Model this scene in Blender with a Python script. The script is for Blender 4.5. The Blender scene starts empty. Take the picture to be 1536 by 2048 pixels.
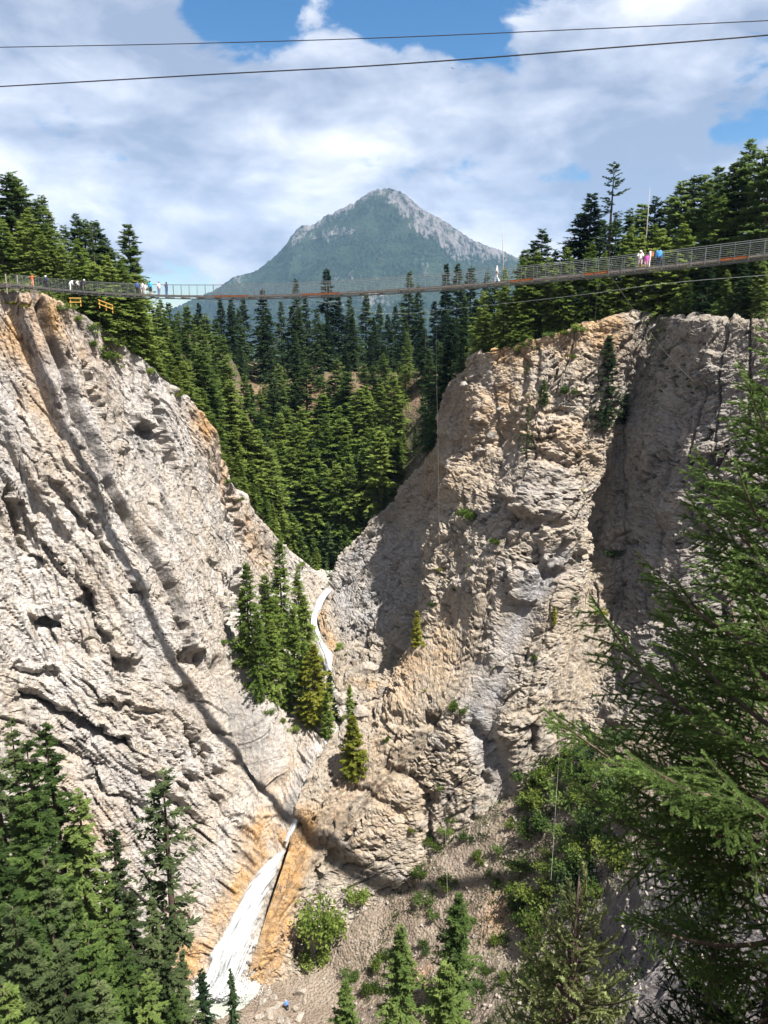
import bpy, bmesh, math, random
import numpy as np
from mathutils import Vector, Matrix, Euler
from mathutils.bvhtree import BVHTree

rad = math.radians
S = bpy.context.scene
COL = S.collection

# ---------------------------------------------------------------- camera, sky, sun, exposure
PITCH, F = rad(13.0), 1500.0          # F in pixels of the 1536 x 2048 photograph
CP, SP = math.cos(PITCH), math.sin(PITCH)
cam_d = bpy.data.cameras.new('camera')
cam_d.sensor_fit = 'VERTICAL'
cam_d.sensor_height = 24.0
cam_d.lens = 24.0 * F / 2048.0
cam_d.clip_start = 0.2
cam_d.clip_end = 40000
cam = bpy.data.objects.new('camera', cam_d)
COL.objects.link(cam)
cam.location = (0, 0, 0)
cam.rotation_euler = (rad(90) - PITCH, 0, 0)
S.camera = cam

SUN = Vector((0.345, -0.30, 0.89)).normalized()       # towards the sun: right, a little behind the camera
w = bpy.data.worlds.new('World')
S.world = w
w.use_nodes = True
EXPOSURE = 1.55


def build_world():
    nt = w.node_tree
    n, L = nt.nodes, nt.links
    n.clear()
    out = n.new('ShaderNodeOutputWorld')
    bg = n.new('ShaderNodeBackground')
    bg.inputs['Strength'].default_value = 0.057
    L.new(bg.outputs[0], out.inputs[0])
    sky = n.new('ShaderNodeTexSky')
    sky.sky_type = 'NISHITA'
    sky.sun_disc = False
    sky.sun_elevation = math.asin(SUN.z)
    sky.sun_rotation = math.atan2(SUN.x, SUN.y)
    sky.air_density = 1.0
    sky.dust_density = 0.3
    sky.ozone_density = 2.0
    tc = n.new('ShaderNodeTexCoord')

    def math_n(op, a, b=None, c=None, clamp=False):
        m = n.new('ShaderNodeMath'); m.operation = op; m.use_clamp = clamp
        for i, x in enumerate((a, b, c)):
            if x is None: continue
            if isinstance(x, (int, float)): m.inputs[i].default_value = x
            else: L.new(x, m.inputs[i])
        return m.outputs[0]

    def mapped(scale, loc=(0, 0, 0)):
        m = n.new('ShaderNodeMapping')
        m.inputs['Scale'].default_value = scale
        m.inputs['Location'].default_value = loc
        L.new(tc.outputs['Generated'], m.inputs['Vector'])
        return m.outputs[0]

    def noise(vec, scale, detail, rough, dist=0.0):
        t = n.new('ShaderNodeTexNoise')
        t.inputs['Scale'].default_value = scale
        t.inputs['Detail'].default_value = detail
        t.inputs['Roughness'].default_value = rough
        t.inputs['Distortion'].default_value = dist
        L.new(vec, t.inputs['Vector'])
        return t.outputs['Fac']

    def smooth(x, a, b):
        m = n.new('ShaderNodeMapRange'); m.interpolation_type = 'SMOOTHSTEP'
        L.new(x, m.inputs['Value'])
        m.inputs['From Min'].default_value = a; m.inputs['From Max'].default_value = b
        return m.outputs[0]

    def blob(px, py, r0, r1):
        d = pdir(px, py)
        v = n.new('ShaderNodeVectorMath'); v.operation = 'DOT_PRODUCT'
        L.new(tc.outputs['Generated'], v.inputs[0])
        v.inputs[1].default_value = tuple(d)
        return smooth(v.outputs['Value'], math.cos(rad(r1)), math.cos(rad(r0)))

    # cover: mostly closed cloud, with torn openings
    cv = noise(mapped((1, 1, 2.1), (0.35, 0.2, 0.1)), 3.4, 8, 0.56, 0.25)
    holes = math_n('ADD', math_n('MULTIPLY', blob(480, 30, 0.5, 5), 0.22), math_n('MULTIPLY', blob(850, -10, 0.5, 7.5), 0.24))
    holes = math_n('ADD', holes, math_n('MULTIPLY', blob(1510, 225, 0.2, 3.6), 0.15))
    holes = math_n('ADD', holes, math_n('MULTIPLY', blob(330, 600, 1, 6), 0.09))
    cv = math_n('ADD', cv, math_n('MULTIPLY', math_n('SUBTRACT', noise(mapped((1, 1, 1.8), (1.3, 0.2, 2.1)), 13.0, 6, 0.6, 0.4), 0.5), 0.35))
    cv = math_n('SUBTRACT', math_n('ADD', cv, 0.12), holes)
    cover = smooth(cv, 0.44, 0.53)
    # light and grey in the cloud
    sh = noise(mapped((1, 1, 2.6), (2.1, 1.2, 0.55)), 3.0, 7, 0.52, 0.2)
    sh2 = noise(mapped((1, 1, 2.0), (0.3, 4.2, 1.7)), 9.0, 6, 0.55, 0.3)
    shm = math_n('ADD', math_n('MULTIPLY', sh, 0.62), math_n('MULTIPLY', sh2, 0.38))
    cr = n.new('ShaderNodeValToRGB')
    el = cr.color_ramp.elements
    el[0].position = 0.41; el[0].color = (2.2, 2.7, 3.7, 1)
    el[1].position = 0.60; el[1].color = (6.6, 6.7, 7.2, 1)
    e = el.new(0.5); e.color = (3.9, 4.3, 5.2, 1)
    L.new(shm, cr.inputs[0])
    mix = n.new('ShaderNodeMix'); mix.data_type = 'RGBA'
    L.new(cover, mix.inputs['Factor'])
    hs = n.new('ShaderNodeHueSaturation')
    hs.inputs['Saturation'].default_value = 1.4
    hs.inputs['Value'].default_value = 0.8
    L.new(sky.outputs[0], hs.inputs['Color'])
    L.new(hs.outputs[0], mix.inputs['A'])
    L.new(cr.outputs[0], mix.inputs['B'])
    L.new(mix.outputs['Result'], bg.inputs['Color'])


def pdir(px, py):
    """unit view direction of a photo pixel"""
    u, v = (px - 768.0) / F, (1024.0 - py) / F
    return Vector((u, CP + v * SP, -SP + v * CP)).normalized()


build_world()
sun_d = bpy.data.lights.new('sun', 'SUN')
sun_d.energy = 4.8
sun_d.angle = rad(0.53)
sun_d.color = (1.0, 0.955, 0.88)
sun = bpy.data.objects.new('sun', sun_d)
COL.objects.link(sun)
sun.rotation_euler = SUN.to_track_quat('Z', 'Y').to_euler()
S.view_settings.view_transform = 'Standard'
S.view_settings.look = 'None'
S.view_settings.exposure = EXPOSURE
S.view_settings.gamma = 1.0
S.view_settings.use_curve_mapping = False
try:
    S.cycles.max_bounces = 6
    S.cycles.diffuse_bounces = 3
    S.cycles.transparent_max_bounces = 12
    S.cycles.volume_bounces = 0
except Exception:
    pass

# ---------------------------------------------------------------- helpers


def P(px, py, Y):
    """world point at ground distance Y seen at photo pixel (px, py)"""
    u, v = (px - 768.0) / F, (1024.0 - py) / F
    dy = CP + v * SP
    t = Y / dy
    return np.array((u * t, Y, (-SP + v * CP) * t))


def project(p):
    p = np.asarray(p)
    x, y, z = p[..., 0], p[..., 1], p[..., 2]
    d = y * CP - z * SP
    d = np.where(d < 0.5, 0.5, d)
    up = y * SP + z * CP
    return 768 + F * x / d, 1024 - F * up / d


_rs = np.random.RandomState(7)
PERM = np.concatenate([_rs.permutation(256)] * 3)
GRAD = _rs.normal(size=(256, 3)); GRAD /= np.linalg.norm(GRAD, axis=1)[:, None]


def perlin(p):
    """3-D gradient noise, about -1..1"""
    shp = p.shape[:-1]
    p = p.reshape(-1, 3)
    i = np.floor(p).astype(np.int64)
    f = p - i
    u = f * f * f * (f * (f * 6 - 15) + 10)
    i &= 255
    r = None
    for dx in (0, 1):
        wx = u[:, 0] if dx else 1 - u[:, 0]
        ax = PERM[i[:, 0] + dx]
        for dy in (0, 1):
            wy = u[:, 1] if dy else 1 - u[:, 1]
            ay = PERM[ax + i[:, 1] + dy]
            for dz in (0, 1):
                wz = u[:, 2] if dz else 1 - u[:, 2]
                g = GRAD[PERM[ay + i[:, 2] + dz]]
                d = (g[:, 0] * (f[:, 0] - dx) + g[:, 1] * (f[:, 1] - dy) + g[:, 2] * (f[:, 2] - dz)) * wx * wy * wz
                r = d if r is None else r + d
    return (r * 1.6).reshape(shp)


def fbm(p, octv=4, gain=0.5, lac=2.03):
    a, r = 1.0, 0.0
    for k in range(octv):
        r = r + a * perlin(p + 17.3 * k)
        p = p * lac
        a *= gain
    return r


def ridged(p, octv=3):
    a, r = 1.0, 0.0
    for k in range(octv):
        r = r + a * (1 - 2 * np.abs(perlin(p + 9.7 * k)))
        p = p * 2.1
        a *= 0.5
    return r


def voro(p):
    """nearest jittered cell: its hash 0..1 and the F2-F1 edge distance"""
    shp = p.shape[:-1]
    p = p.reshape(-1, 3)
    i = np.floor(p).astype(np.int64)
    f = p - i
    b1 = np.full(len(p), 9.0); b2 = np.full(len(p), 9.0); h1 = np.zeros(len(p))
    for dx in (-1, 0, 1):
        for dy in (-1, 0, 1):
            for dz in (-1, 0, 1):
                c = (i + (dx, dy, dz)) & 255
                h = PERM[PERM[PERM[c[:, 0]] + c[:, 1]] + c[:, 2]]
                j = np.stack([PERM[h], PERM[h + 71], PERM[h + 143]], 1) / 255.0
                d = np.linalg.norm(j + (dx, dy, dz) - f, axis=1)
                n = d < b1
                b2 = np.where(n, b1, np.minimum(b2, d))
                h1 = np.where(n, PERM[h + 200] / 255.0, h1)
                b1 = np.where(n, d, b1)
    return h1.reshape(shp), (b2 - b1).reshape(shp)


def sstep(x, a, b):
    t = np.clip((x - a) / (b - a), 0, 1)
    return t * t * (3 - 2 * t)


def pchip(t, y, tq):
    """shape-keeping cubic through the rows of y at parameters t"""
    t = np.asarray(t, float); y = np.asarray(y, float); tq = np.clip(tq, t[0], t[-1])
    h = np.diff(t)[:, None]
    d = np.diff(y, axis=0) / h
    m = np.zeros_like(y)
    m[0], m[-1] = d[0], d[-1]
    if len(t) > 2:
        same = d[:-1] * d[1:] > 0
        w1, w2 = 2 * h[1:] + h[:-1], h[1:] + 2 * h[:-1]
        with np.errstate(divide='ignore', invalid='ignore'):
            hm = (w1 + w2) / (w1 / d[:-1] + w2 / d[1:])
        m[1:-1] = np.where(same, hm, 0)
    k = np.clip(np.searchsorted(t, tq, 'right') - 1, 0, len(t) - 2)
    hh = (t[k + 1] - t[k])[:, None]
    s = ((tq - t[k])[:, None]) / hh
    return ((2 * s**3 - 3 * s**2 + 1) * y[k] + (s**3 - 2 * s**2 + s) * hh * m[k]
            + (-2 * s**3 + 3 * s**2) * y[k + 1] + (s**3 - s**2) * hh * m[k + 1])


def patch(cols, nu, nv):
    """surface through columns of world points: grid (nv, nu, 3)"""
    rows = []
    for c in cols:
        c = np.array(c, float)
        s = np.concatenate([[0], np.cumsum(np.linalg.norm(np.diff(c, axis=0), axis=1))])
        rows.append(pchip(s / s[-1], c, np.linspace(0, 1, nv)))
    G = np.array(rows)                                   # (ncol, nv, 3)
    mid = G.mean(axis=1)
    s = np.concatenate([[0], np.cumsum(np.linalg.norm(np.diff(mid, axis=0), axis=1))])
    out = pchip(s / s[-1], G.reshape(len(cols), -1), np.linspace(0, 1, nu))
    return out.reshape(nu, nv, 3).transpose(1, 0, 2)


def grid_normals(G):
    du = np.gradient(G, axis=1); dv = np.gradient(G, axis=0)
    n = np.cross(dv, du)
    n /= np.linalg.norm(n, axis=-1)[..., None] + 1e-9
    return n


def mesh_arrays(name, V, quads=None, tris=None, smooth=False):
    V = np.asarray(V, np.float32).reshape(-1, 3)
    me = bpy.data.meshes.new(name)
    parts, tot = [], []
    if quads is not None and len(quads):
        parts.append(np.asarray(quads, np.int32).reshape(-1)); tot.append(np.full(len(quads), 4, np.int32))
    if tris is not None and len(tris):
        parts.append(np.asarray(tris, np.int32).reshape(-1)); tot.append(np.full(len(tris), 3, np.int32))
    li = np.concatenate(parts); lt = np.concatenate(tot)
    me.vertices.add(len(V)); me.vertices.foreach_set('co', V.reshape(-1))
    me.loops.add(len(li)); me.loops.foreach_set('vertex_index', li)
    me.polygons.add(len(lt))
    st = np.zeros(len(lt), np.int32); st[1:] = np.cumsum(lt)[:-1]
    me.polygons.foreach_set('loop_start', st)
    me.polygons.foreach_set('loop_total', lt)
    me.polygons.foreach_set('use_smooth', np.full(len(lt), smooth))
    me.update(calc_edges=True)
    return me


def grid_quads(nv, nu):
    a = (np.arange(nv - 1)[:, None] * nu + np.arange(nu - 1)[None, :]).reshape(-1)
    return np.stack([a, a + nu, a + nu + 1, a + 1], 1)


def add_attr(me, name, rgb):
    at = me.attributes.new(name, 'FLOAT_COLOR', 'POINT')
    c = np.ones((len(me.vertices), 4), np.float32)
    c[:, :3] = np.asarray(rgb, np.float32).reshape(-1, 3)
    at.data.foreach_set('color', c.reshape(-1))


def link(name, me, mat=None, parent=None):
    if isinstance(me, bmesh.types.BMesh):
        b = me; me = bpy.data.meshes.new(name); b.to_mesh(me); b.free()
    o = bpy.data.objects.new(name, me)
    if mat is not None and me is not None and len(me.materials) == 0:
        me.materials.append(mat)
    COL.objects.link(o)
    if parent is not None: o.parent = parent
    return o


def tag(o, label=None, cat=None, group=None, kind=None):
    if label: o['label'] = label
    if cat: o['category'] = cat
    if group: o['group'] = group
    if kind: o['kind'] = kind
    return o


def empty(name, loc=(0, 0, 0), rot=(0, 0, 0), scale=1.0):
    o = bpy.data.objects.new(name, None)
    o.empty_display_size = 0.3
    o.location = loc; o.rotation_euler = rot; o.scale = (scale,) * 3 if isinstance(scale, (int, float)) else scale
    COL.objects.link(o)
    return o


def copy_tree(root, loc, rz=0.0, scale=1.0):
    r = root.copy(); COL.objects.link(r)
    r.location = loc; r.rotation_euler = (0, 0, rz); r.scale = (scale,) * 3 if isinstance(scale, (int, float)) else scale
    for ch in root.children:
        c = ch.copy(); COL.objects.link(c); c.parent = r
        for g in ch.children:
            d = g.copy(); COL.objects.link(d); d.parent = c
    return r


class MB:
    """collects tubes, boxes and loose polygons into one mesh"""
    def __init__(s): s.v, s.q, s.t = [], [], []
    def tube(s, pts, r, n=6, cap=True):
        pts = [np.array(p, float) for p in pts]
        rs = r if hasattr(r, '__len__') else [r] * len(pts)
        base = len(s.v)
        for k, p in enumerate(pts):
            a = pts[max(k - 1, 0)]; b = pts[min(k + 1, len(pts) - 1)]
            d = (b - a) / (np.linalg.norm(b - a) + 1e-9)
            up = np.array((0, 0, 1.0)) if abs(d[2]) < 0.9 else np.array((1.0, 0, 0))
            x = np.cross(d, up); x /= np.linalg.norm(x); y = np.cross(x, d)
            for j in range(n):
                an = 2 * math.pi * j / n
                s.v.append(p + rs[k] * (math.cos(an) * x + math.sin(an) * y))
        for k in range(len(pts) - 1):
            for j in range(n):
                a = base + k * n + j; b = base + k * n + (j + 1) % n
                s.q.append((a, b, b + n, a + n))
        if cap:
            for k, rev in ((0, True), (len(pts) - 1, False)):
                c = len(s.v); s.v.append(pts[k])
                for j in range(n):
                    a = base + k * n + j; b = base + k * n + (j + 1) % n
                    s.t.append((c, b, a) if rev else (c, a, b))
        return s
    def box(s, c, sx, sy, sz, ax=None):
        """box of full sizes about c; ax = rows of unit axes"""
        c = np.array(c, float); A = np.eye(3) if ax is None else np.array(ax, float)
        b = len(s.v)
        for k in range(8):
            o = np.array(((k & 1) - .5, ((k >> 1) & 1) - .5, ((k >> 2) & 1) - .5)) * (sx, sy, sz)
            s.v.append(c + o @ A)
        for f in ((0, 2, 3, 1), (4, 5, 7, 6), (0, 1, 5, 4), (2, 6, 7, 3), (0, 4, 6, 2), (1, 3, 7, 5)):
            s.q.append(tuple(b + i for i in f))
        return s
    def build(s, name, mat, parent=None, smooth=False):
        return link(name, mesh_arrays(name, np.array(s.v), s.q or None, s.t or None, smooth), mat, parent)


# ---------------------------------------------------------------- materials


class NT:
    def __init__(s, name):
        s.m = bpy.data.materials.new(name); s.m.use_nodes = True
        s.n, s.l = s.m.node_tree.nodes, s.m.node_tree.links
        s.n.clear()
        s.out = s.n.new('ShaderNodeOutputMaterial')
        s.tc = s.n.new('ShaderNodeTexCoord')
        s.geo = s.n.new('ShaderNodeNewGeometry')
    def val(s, i, x):
        if isinstance(x, (int, float)): i.default_value = x
        elif isinstance(x, (tuple, list)): i.default_value = tuple(x) if len(i.default_value) == len(x) else tuple(x) + (1,)
        else: s.l.new(x, i)
    def noise(s, scale, detail=4, rough=0.55, vec=None, stretch=None, dist=0.0, out='Fac', world=True):
        v = vec or (s.geo.outputs['Position'] if world else s.tc.outputs['Object'])
        if stretch:
            m = s.n.new('ShaderNodeMapping'); s.l.new(v, m.inputs['Vector'])
            if len(stretch) == 2:
                m.inputs['Rotation'].default_value = stretch[1]
                m.inputs['Scale'].default_value = stretch[0]
            else: m.inputs['Scale'].default_value = stretch
            v = m.outputs[0]
        t = s.n.new('ShaderNodeTexNoise')
        t.inputs['Scale'].default_value = scale; t.inputs['Detail'].default_value = detail
        t.inputs['Roughness'].default_value = rough; t.inputs['Distortion'].default_value = dist
        s.l.new(v, t.inputs['Vector'])
        return t.outputs[out]
    def voronoi(s, scale, feature='F1', stretch=None, out='Distance'):
        v = s.geo.outputs['Position']
        if stretch:
            m = s.n.new('ShaderNodeMapping'); s.l.new(v, m.inputs['Vector'])
            m.inputs['Scale'].default_value = stretch; v = m.outputs[0]
        t = s.n.new('ShaderNodeTexVoronoi'); t.feature = feature
        t.inputs['Scale'].default_value = scale
        s.l.new(v, t.inputs['Vector'])
        return t.outputs[out]
    def math(s, op, a, b=0.0, clamp=False):
        m = s.n.new('ShaderNodeMath'); m.operation = op; m.use_clamp = clamp
        s.val(m.inputs[0], a); s.val(m.inputs[1], b)
        return m.outputs[0]
    def step(s, x, a, b, lo=0.0, hi=1.0):
        m = s.n.new('ShaderNodeMapRange'); m.interpolation_type = 'SMOOTHSTEP'
        s.val(m.inputs['Value'], x)
        for k, q in (('From Min', a), ('From Max', b), ('To Min', lo), ('To Max', hi)): m.inputs[k].default_value = q
        return m.outputs[0]
    def mix(s, f, a, b, mode='MIX'):
        m = s.n.new('ShaderNodeMix'); m.data_type = 'RGBA'; m.blend_type = mode
        s.val(m.inputs['Factor'], f); s.val(m.inputs['A'], a); s.val(m.inputs['B'], b)
        return m.outputs['Result']
    def attr(s, name):
        a = s.n.new('ShaderNodeAttribute'); a.attribute_name = name
        sp = s.n.new('ShaderNodeSeparateColor'); s.l.new(a.outputs['Color'], sp.inputs[0])
        return sp.outputs
    def bump(s, h, strength=0.5, dist=0.1, normal=None):
        b = s.n.new('ShaderNodeBump'); b.inputs['Strength'].default_value = strength
        b.inputs['Distance'].default_value = dist
        s.val(b.inputs['Height'], h)
        if normal is not None: s.l.new(normal, b.inputs['Normal'])
        return b.outputs[0]
    def principled(s, color, rough=0.9, spec=0.2, normal=None, metal=0.0, alpha=None):
        p = s.n.new('ShaderNodeBsdfPrincipled')
        s.val(p.inputs['Base Color'], color); s.val(p.inputs['Roughness'], rough)
        p.inputs['Specular IOR Level'].default_value = spec; p.inputs['Metallic'].default_value = metal
        if normal is not None: s.l.new(normal, p.inputs['Normal'])
        if alpha is not None: s.val(p.inputs['Alpha'], alpha)
        s.l.new(p.outputs[0], s.out.inputs[0])
        return p
    def ramp(s, f, stops):
        r = s.n.new('ShaderNodeValToRGB'); s.val(r.inputs[0], f)
        e = r.color_ramp.elements
        e[0].position, e[0].color = stops[0][0], tuple(stops[0][1]) + (1,)
        e[1].position, e[1].color = stops[-1][0], tuple(stops[-1][1]) + (1,)
        for p, c in stops[1:-1]:
            q = e.new(p); q.color = tuple(c) + (1,)
        return r.outputs[0]


def rock_material(name, base, pale, tan, bed_rot, bed_scale, jt=0.5, tone=0.72):
    """layered limestone: vertex masks r = orange soil stain, g = grey, b = dark: painted crack and recess shade, wet and weathered stone"""
    t = NT(name)
    a = t.attr('tint')
    n1 = t.noise(0.09, 5, 0.6)
    n2 = t.noise(0.9, 6, 0.65, stretch=(bed_scale, bed_rot))
    n3 = t.noise(3.2, 5, 0.7)
    c = t.mix(t.step(n1, 0.38, 0.62), base, pale)
    c = t.mix(t.math('MULTIPLY', t.step(n2, 0.48, 0.66), 0.55), c, tan)
    g2 = t.noise(0.35, 5, 0.62, stretch=(bed_scale, bed_rot))
    c = t.mix(t.math('MULTIPLY', t.step(g2, 0.52, 0.68), 0.5), c, (0.36, 0.345, 0.345))
    c = t.mix(t.math('MULTIPLY', a[0], t.step(n2, 0.25, 0.6, 0.45, 1.0)), c, (0.52, 0.285, 0.085))
    c = t.mix(t.math('MULTIPLY', a[1], 0.85), c, (0.345, 0.345, 0.37))
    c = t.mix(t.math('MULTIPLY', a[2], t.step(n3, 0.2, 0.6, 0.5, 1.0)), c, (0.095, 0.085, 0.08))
    # thin dark joints and speckle: weathering of the stone itself
    j = t.noise(1.7, 7, 0.75, stretch=(bed_scale, bed_rot), dist=0.6)
    c = t.mix(t.math('MULTIPLY', t.step(j, 0.57, 0.63), 0.6), c, (0.16, 0.14, 0.125))
    wv = t.n.new('ShaderNodeVectorMath'); wv.operation = 'MULTIPLY_ADD'
    t.l.new(t.noise(0.5, 3, 0.6, out='Color'), wv.inputs[0]); wv.inputs[1].default_value = (1.6, 1.6, 1.6); t.l.new(t.geo.outputs['Position'], wv.inputs[2])
    mp = t.n.new('ShaderNodeMapping'); t.l.new(wv.outputs[0], mp.inputs['Vector'])
    mp.inputs['Rotation'].default_value = bed_rot; mp.inputs['Scale'].default_value = bed_scale
    ve = t.n.new('ShaderNodeTexVoronoi'); ve.feature = 'DISTANCE_TO_EDGE'; ve.inputs['Scale'].default_value = 0.85
    t.l.new(mp.outputs[0], ve.inputs['Vector'])
    joint = t.math('MULTIPLY', t.step(ve.outputs['Distance'], 0.0, 0.055, 1.0, 0.0), t.step(t.noise(0.28, 4, 0.65), 0.42, 0.6))
    c = t.mix(t.math('MULTIPLY', joint, jt), c, (0.12, 0.105, 0.095))
    j2 = t.noise(4.2, 6, 0.8, stretch=(bed_scale, bed_rot), dist=0.4)
    c = t.mix(t.math('MULTIPLY', t.step(j2, 0.58, 0.64), 0.5), c, (0.17, 0.15, 0.135))
    sp = t.noise(5.5, 3, 0.7)
    c = t.mix(t.step(sp, 0.35, 0.7, 0.0, 0.4), c, (0.62, 0.58, 0.53))
    b1 = t.bump(t.noise(1.1, 8, 0.75, stretch=(bed_scale, bed_rot), dist=0.5), 1.0, 0.40)
    b2 = t.bump(t.voronoi(1.5, 'F1'), 0.7, 0.25, b1)
    b3 = t.bump(n3, 0.9, 0.16, b2)
    b3 = t.bump(t.math('SUBTRACT', 1.0, joint), jt, 0.3, b3)
    b3 = t.bump(t.math('SUBTRACT', 1.0, t.step(j, 0.55, 0.65)), 0.7, 0.2, b3)
    c = t.mix(1.0, c, (tone, tone, tone), 'MULTIPLY')
    t.principled(c, 0.95, 0.08, b3)
    return t.m


def soil_material(name, c1, c2, c3, stones=3.0):
    t = NT(name)
    a = t.attr('tint')
    n1 = t.noise(0.16, 5, 0.62)
    n2 = t.noise(2.2, 6, 0.72)
    v = t.voronoi(stones, 'F1')
    c = t.mix(t.step(n1, 0.38, 0.62), c1, c2)
    c = t.mix(t.step(n2, 0.45, 0.7, 0.0, 0.8), c, c3)
    c = t.mix(a[0], c, (0.40, 0.23, 0.13))
    c = t.mix(a[1], c, (0.075, 0.085, 0.035))
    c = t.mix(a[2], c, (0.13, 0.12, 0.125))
    nb = t.bump(v, 0.9, 0.35)
    nb = t.bump(n2, 0.9, 0.3, nb)
    t.principled(c, 0.96, 0.08, nb)
    return t.m


def leaf_material(name, dark, mid, light, transl=0.42, scale=0.35, rnd=0.5, tip=None):
    t = NT(name)
    oi = t.n.new('ShaderNodeObjectInfo')
    n1 = t.noise(scale, 3, 0.6)
    n2 = t.noise(scale * 6, 2, 0.6)
    f = t.math('ADD', t.math('MULTIPLY', n1, 0.75), t.math('MULTIPLY', n2, 0.35))
    f = t.math('ADD', f, t.math('MULTIPLY', t.math('SUBTRACT', oi.outputs['Random'], 0.5), rnd))
    c = t.ramp(f, ((0.3, dark), (0.55, mid), (0.85, light)))
    if tip: c = t.mix(t.attr('young')[0], c, tip)
    d = t.n.new('ShaderNodeBsdfDiffuse'); t.val(d.inputs['Color'], c)
    tr = t.n.new('ShaderNodeBsdfTranslucent'); t.val(tr.inputs['Color'], c)
    m = t.n.new('ShaderNodeMixShader'); m.inputs[0].default_value = transl
    t.l.new(d.outputs[0], m.inputs[1]); t.l.new(tr.outputs[0], m.inputs[2])
    t.l.new(m.outputs[0], t.out.inputs[0])
    return t.m


def plain(name, color, rough=0.7, metal=0.0, var=0.15, scale=6.0, spec=0.3):
    t = NT(name)
    n = t.noise(scale, 4, 0.6, world=False)
    dark = tuple(x * (1 - var) for x in color); lite = tuple(min(1, x * (1 + var)) for x in color)
    c = t.ramp(n, ((0.3, dark), (0.7, lite)))
    t.principled(c, rough, spec, t.bump(n, 0.15, 0.01), metal)
    return t.m


M = {}
M['cliff_left'] = rock_material('pale_limestone', (0.44, 0.385, 0.33), (0.54, 0.51, 0.485), (0.43, 0.325, 0.22),
                                (rad(-15), rad(13), rad(0)), (1.0, 1.0, 0.16), 0.3, 0.74)
M['cliff_right'] = rock_material('tan_limestone', (0.41, 0.335, 0.25), (0.43, 0.375, 0.31), (0.40, 0.295, 0.18),
                                 (rad(12), rad(-14), rad(0)), (0.7, 0.7, 1.2))
M['talus'] = soil_material('talus_scree', (0.195, 0.155, 0.12), (0.25, 0.205, 0.165), (0.13, 0.105, 0.08), 2.6)
M['soil'] = soil_material('forest_soil', (0.09, 0.068, 0.054), (0.125, 0.096, 0.078), (0.055, 0.044, 0.03), 1.2)
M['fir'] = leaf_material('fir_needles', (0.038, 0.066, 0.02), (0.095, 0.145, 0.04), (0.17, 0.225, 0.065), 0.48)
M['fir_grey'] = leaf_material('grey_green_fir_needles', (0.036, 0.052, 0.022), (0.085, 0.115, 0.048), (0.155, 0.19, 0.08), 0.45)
M['fir_dark'] = leaf_material('shade_dark_spruce_needles', (0.018, 0.036, 0.018), (0.042, 0.072, 0.03), (0.08, 0.12, 0.046))  # dark green with shade of the back forest put into the colour
M['fir_light'] = leaf_material('light_fir_needles', (0.08, 0.125, 0.027), (0.165, 0.23, 0.05), (0.24, 0.30, 0.075), 0.52)  # yellow-green, with sun on bowl and ridge trees put into the colour
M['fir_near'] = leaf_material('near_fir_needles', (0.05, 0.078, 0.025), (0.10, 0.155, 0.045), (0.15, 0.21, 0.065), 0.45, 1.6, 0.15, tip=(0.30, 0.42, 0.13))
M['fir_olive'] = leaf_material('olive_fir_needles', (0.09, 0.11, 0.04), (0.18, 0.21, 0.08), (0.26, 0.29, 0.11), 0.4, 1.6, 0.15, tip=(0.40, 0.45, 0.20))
M['shrub'] = leaf_material('shrub_leaves', (0.03, 0.05, 0.012), (0.075, 0.11, 0.022), (0.14, 0.17, 0.04), 0.4, 0.8)
M['shrub_yellow'] = leaf_material('yellow_shrub_leaves', (0.12, 0.14, 0.02), (0.24, 0.25, 0.04), (0.33, 0.32, 0.06), 0.5, 0.8)
M['bark'] = plain('conifer_bark', (0.085, 0.062, 0.048), 0.95, 0, 0.4, 3.0, 0.05)
M['bark_grey'] = plain('grey_dead_wood', (0.30, 0.275, 0.25), 0.95, 0, 0.25, 3.0, 0.05)
M['steel'] = plain('galvanised_steel', (0.17, 0.185, 0.18), 0.5, 0.5, 0.1)
M['mesh_wire'] = plain('grey_wire', (0.22, 0.24, 0.23), 0.6, 0.4, 0.1)
M['cable'] = plain('black_cable', (0.018, 0.018, 0.02), 0.6, 0.0, 0.1)
M['rope'] = plain('pale_rope', (0.24, 0.23, 0.19), 0.8, 0.0, 0.1)
M['plank'] = plain('weathered_plank', (0.24, 0.215, 0.19), 0.85, 0, 0.25)
M['rust'] = plain('orange_board', (0.36, 0.11, 0.035), 0.8, 0, 0.3)
M['yellow_wood'] = plain('new_yellow_timber', (0.62, 0.36, 0.08), 0.7, 0, 0.12)
M['boulder'] = rock_material('boulder_stone', (0.40, 0.34, 0.28), (0.47, 0.42, 0.37), (0.42, 0.31, 0.2), (0, 0, 0), (1, 1, 1))

# ---------------------------------------------------------------- terrain
def pts(*a):
    return [P(*q) if q[2] is not None else np.array(q[3]) for q in a]


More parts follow.
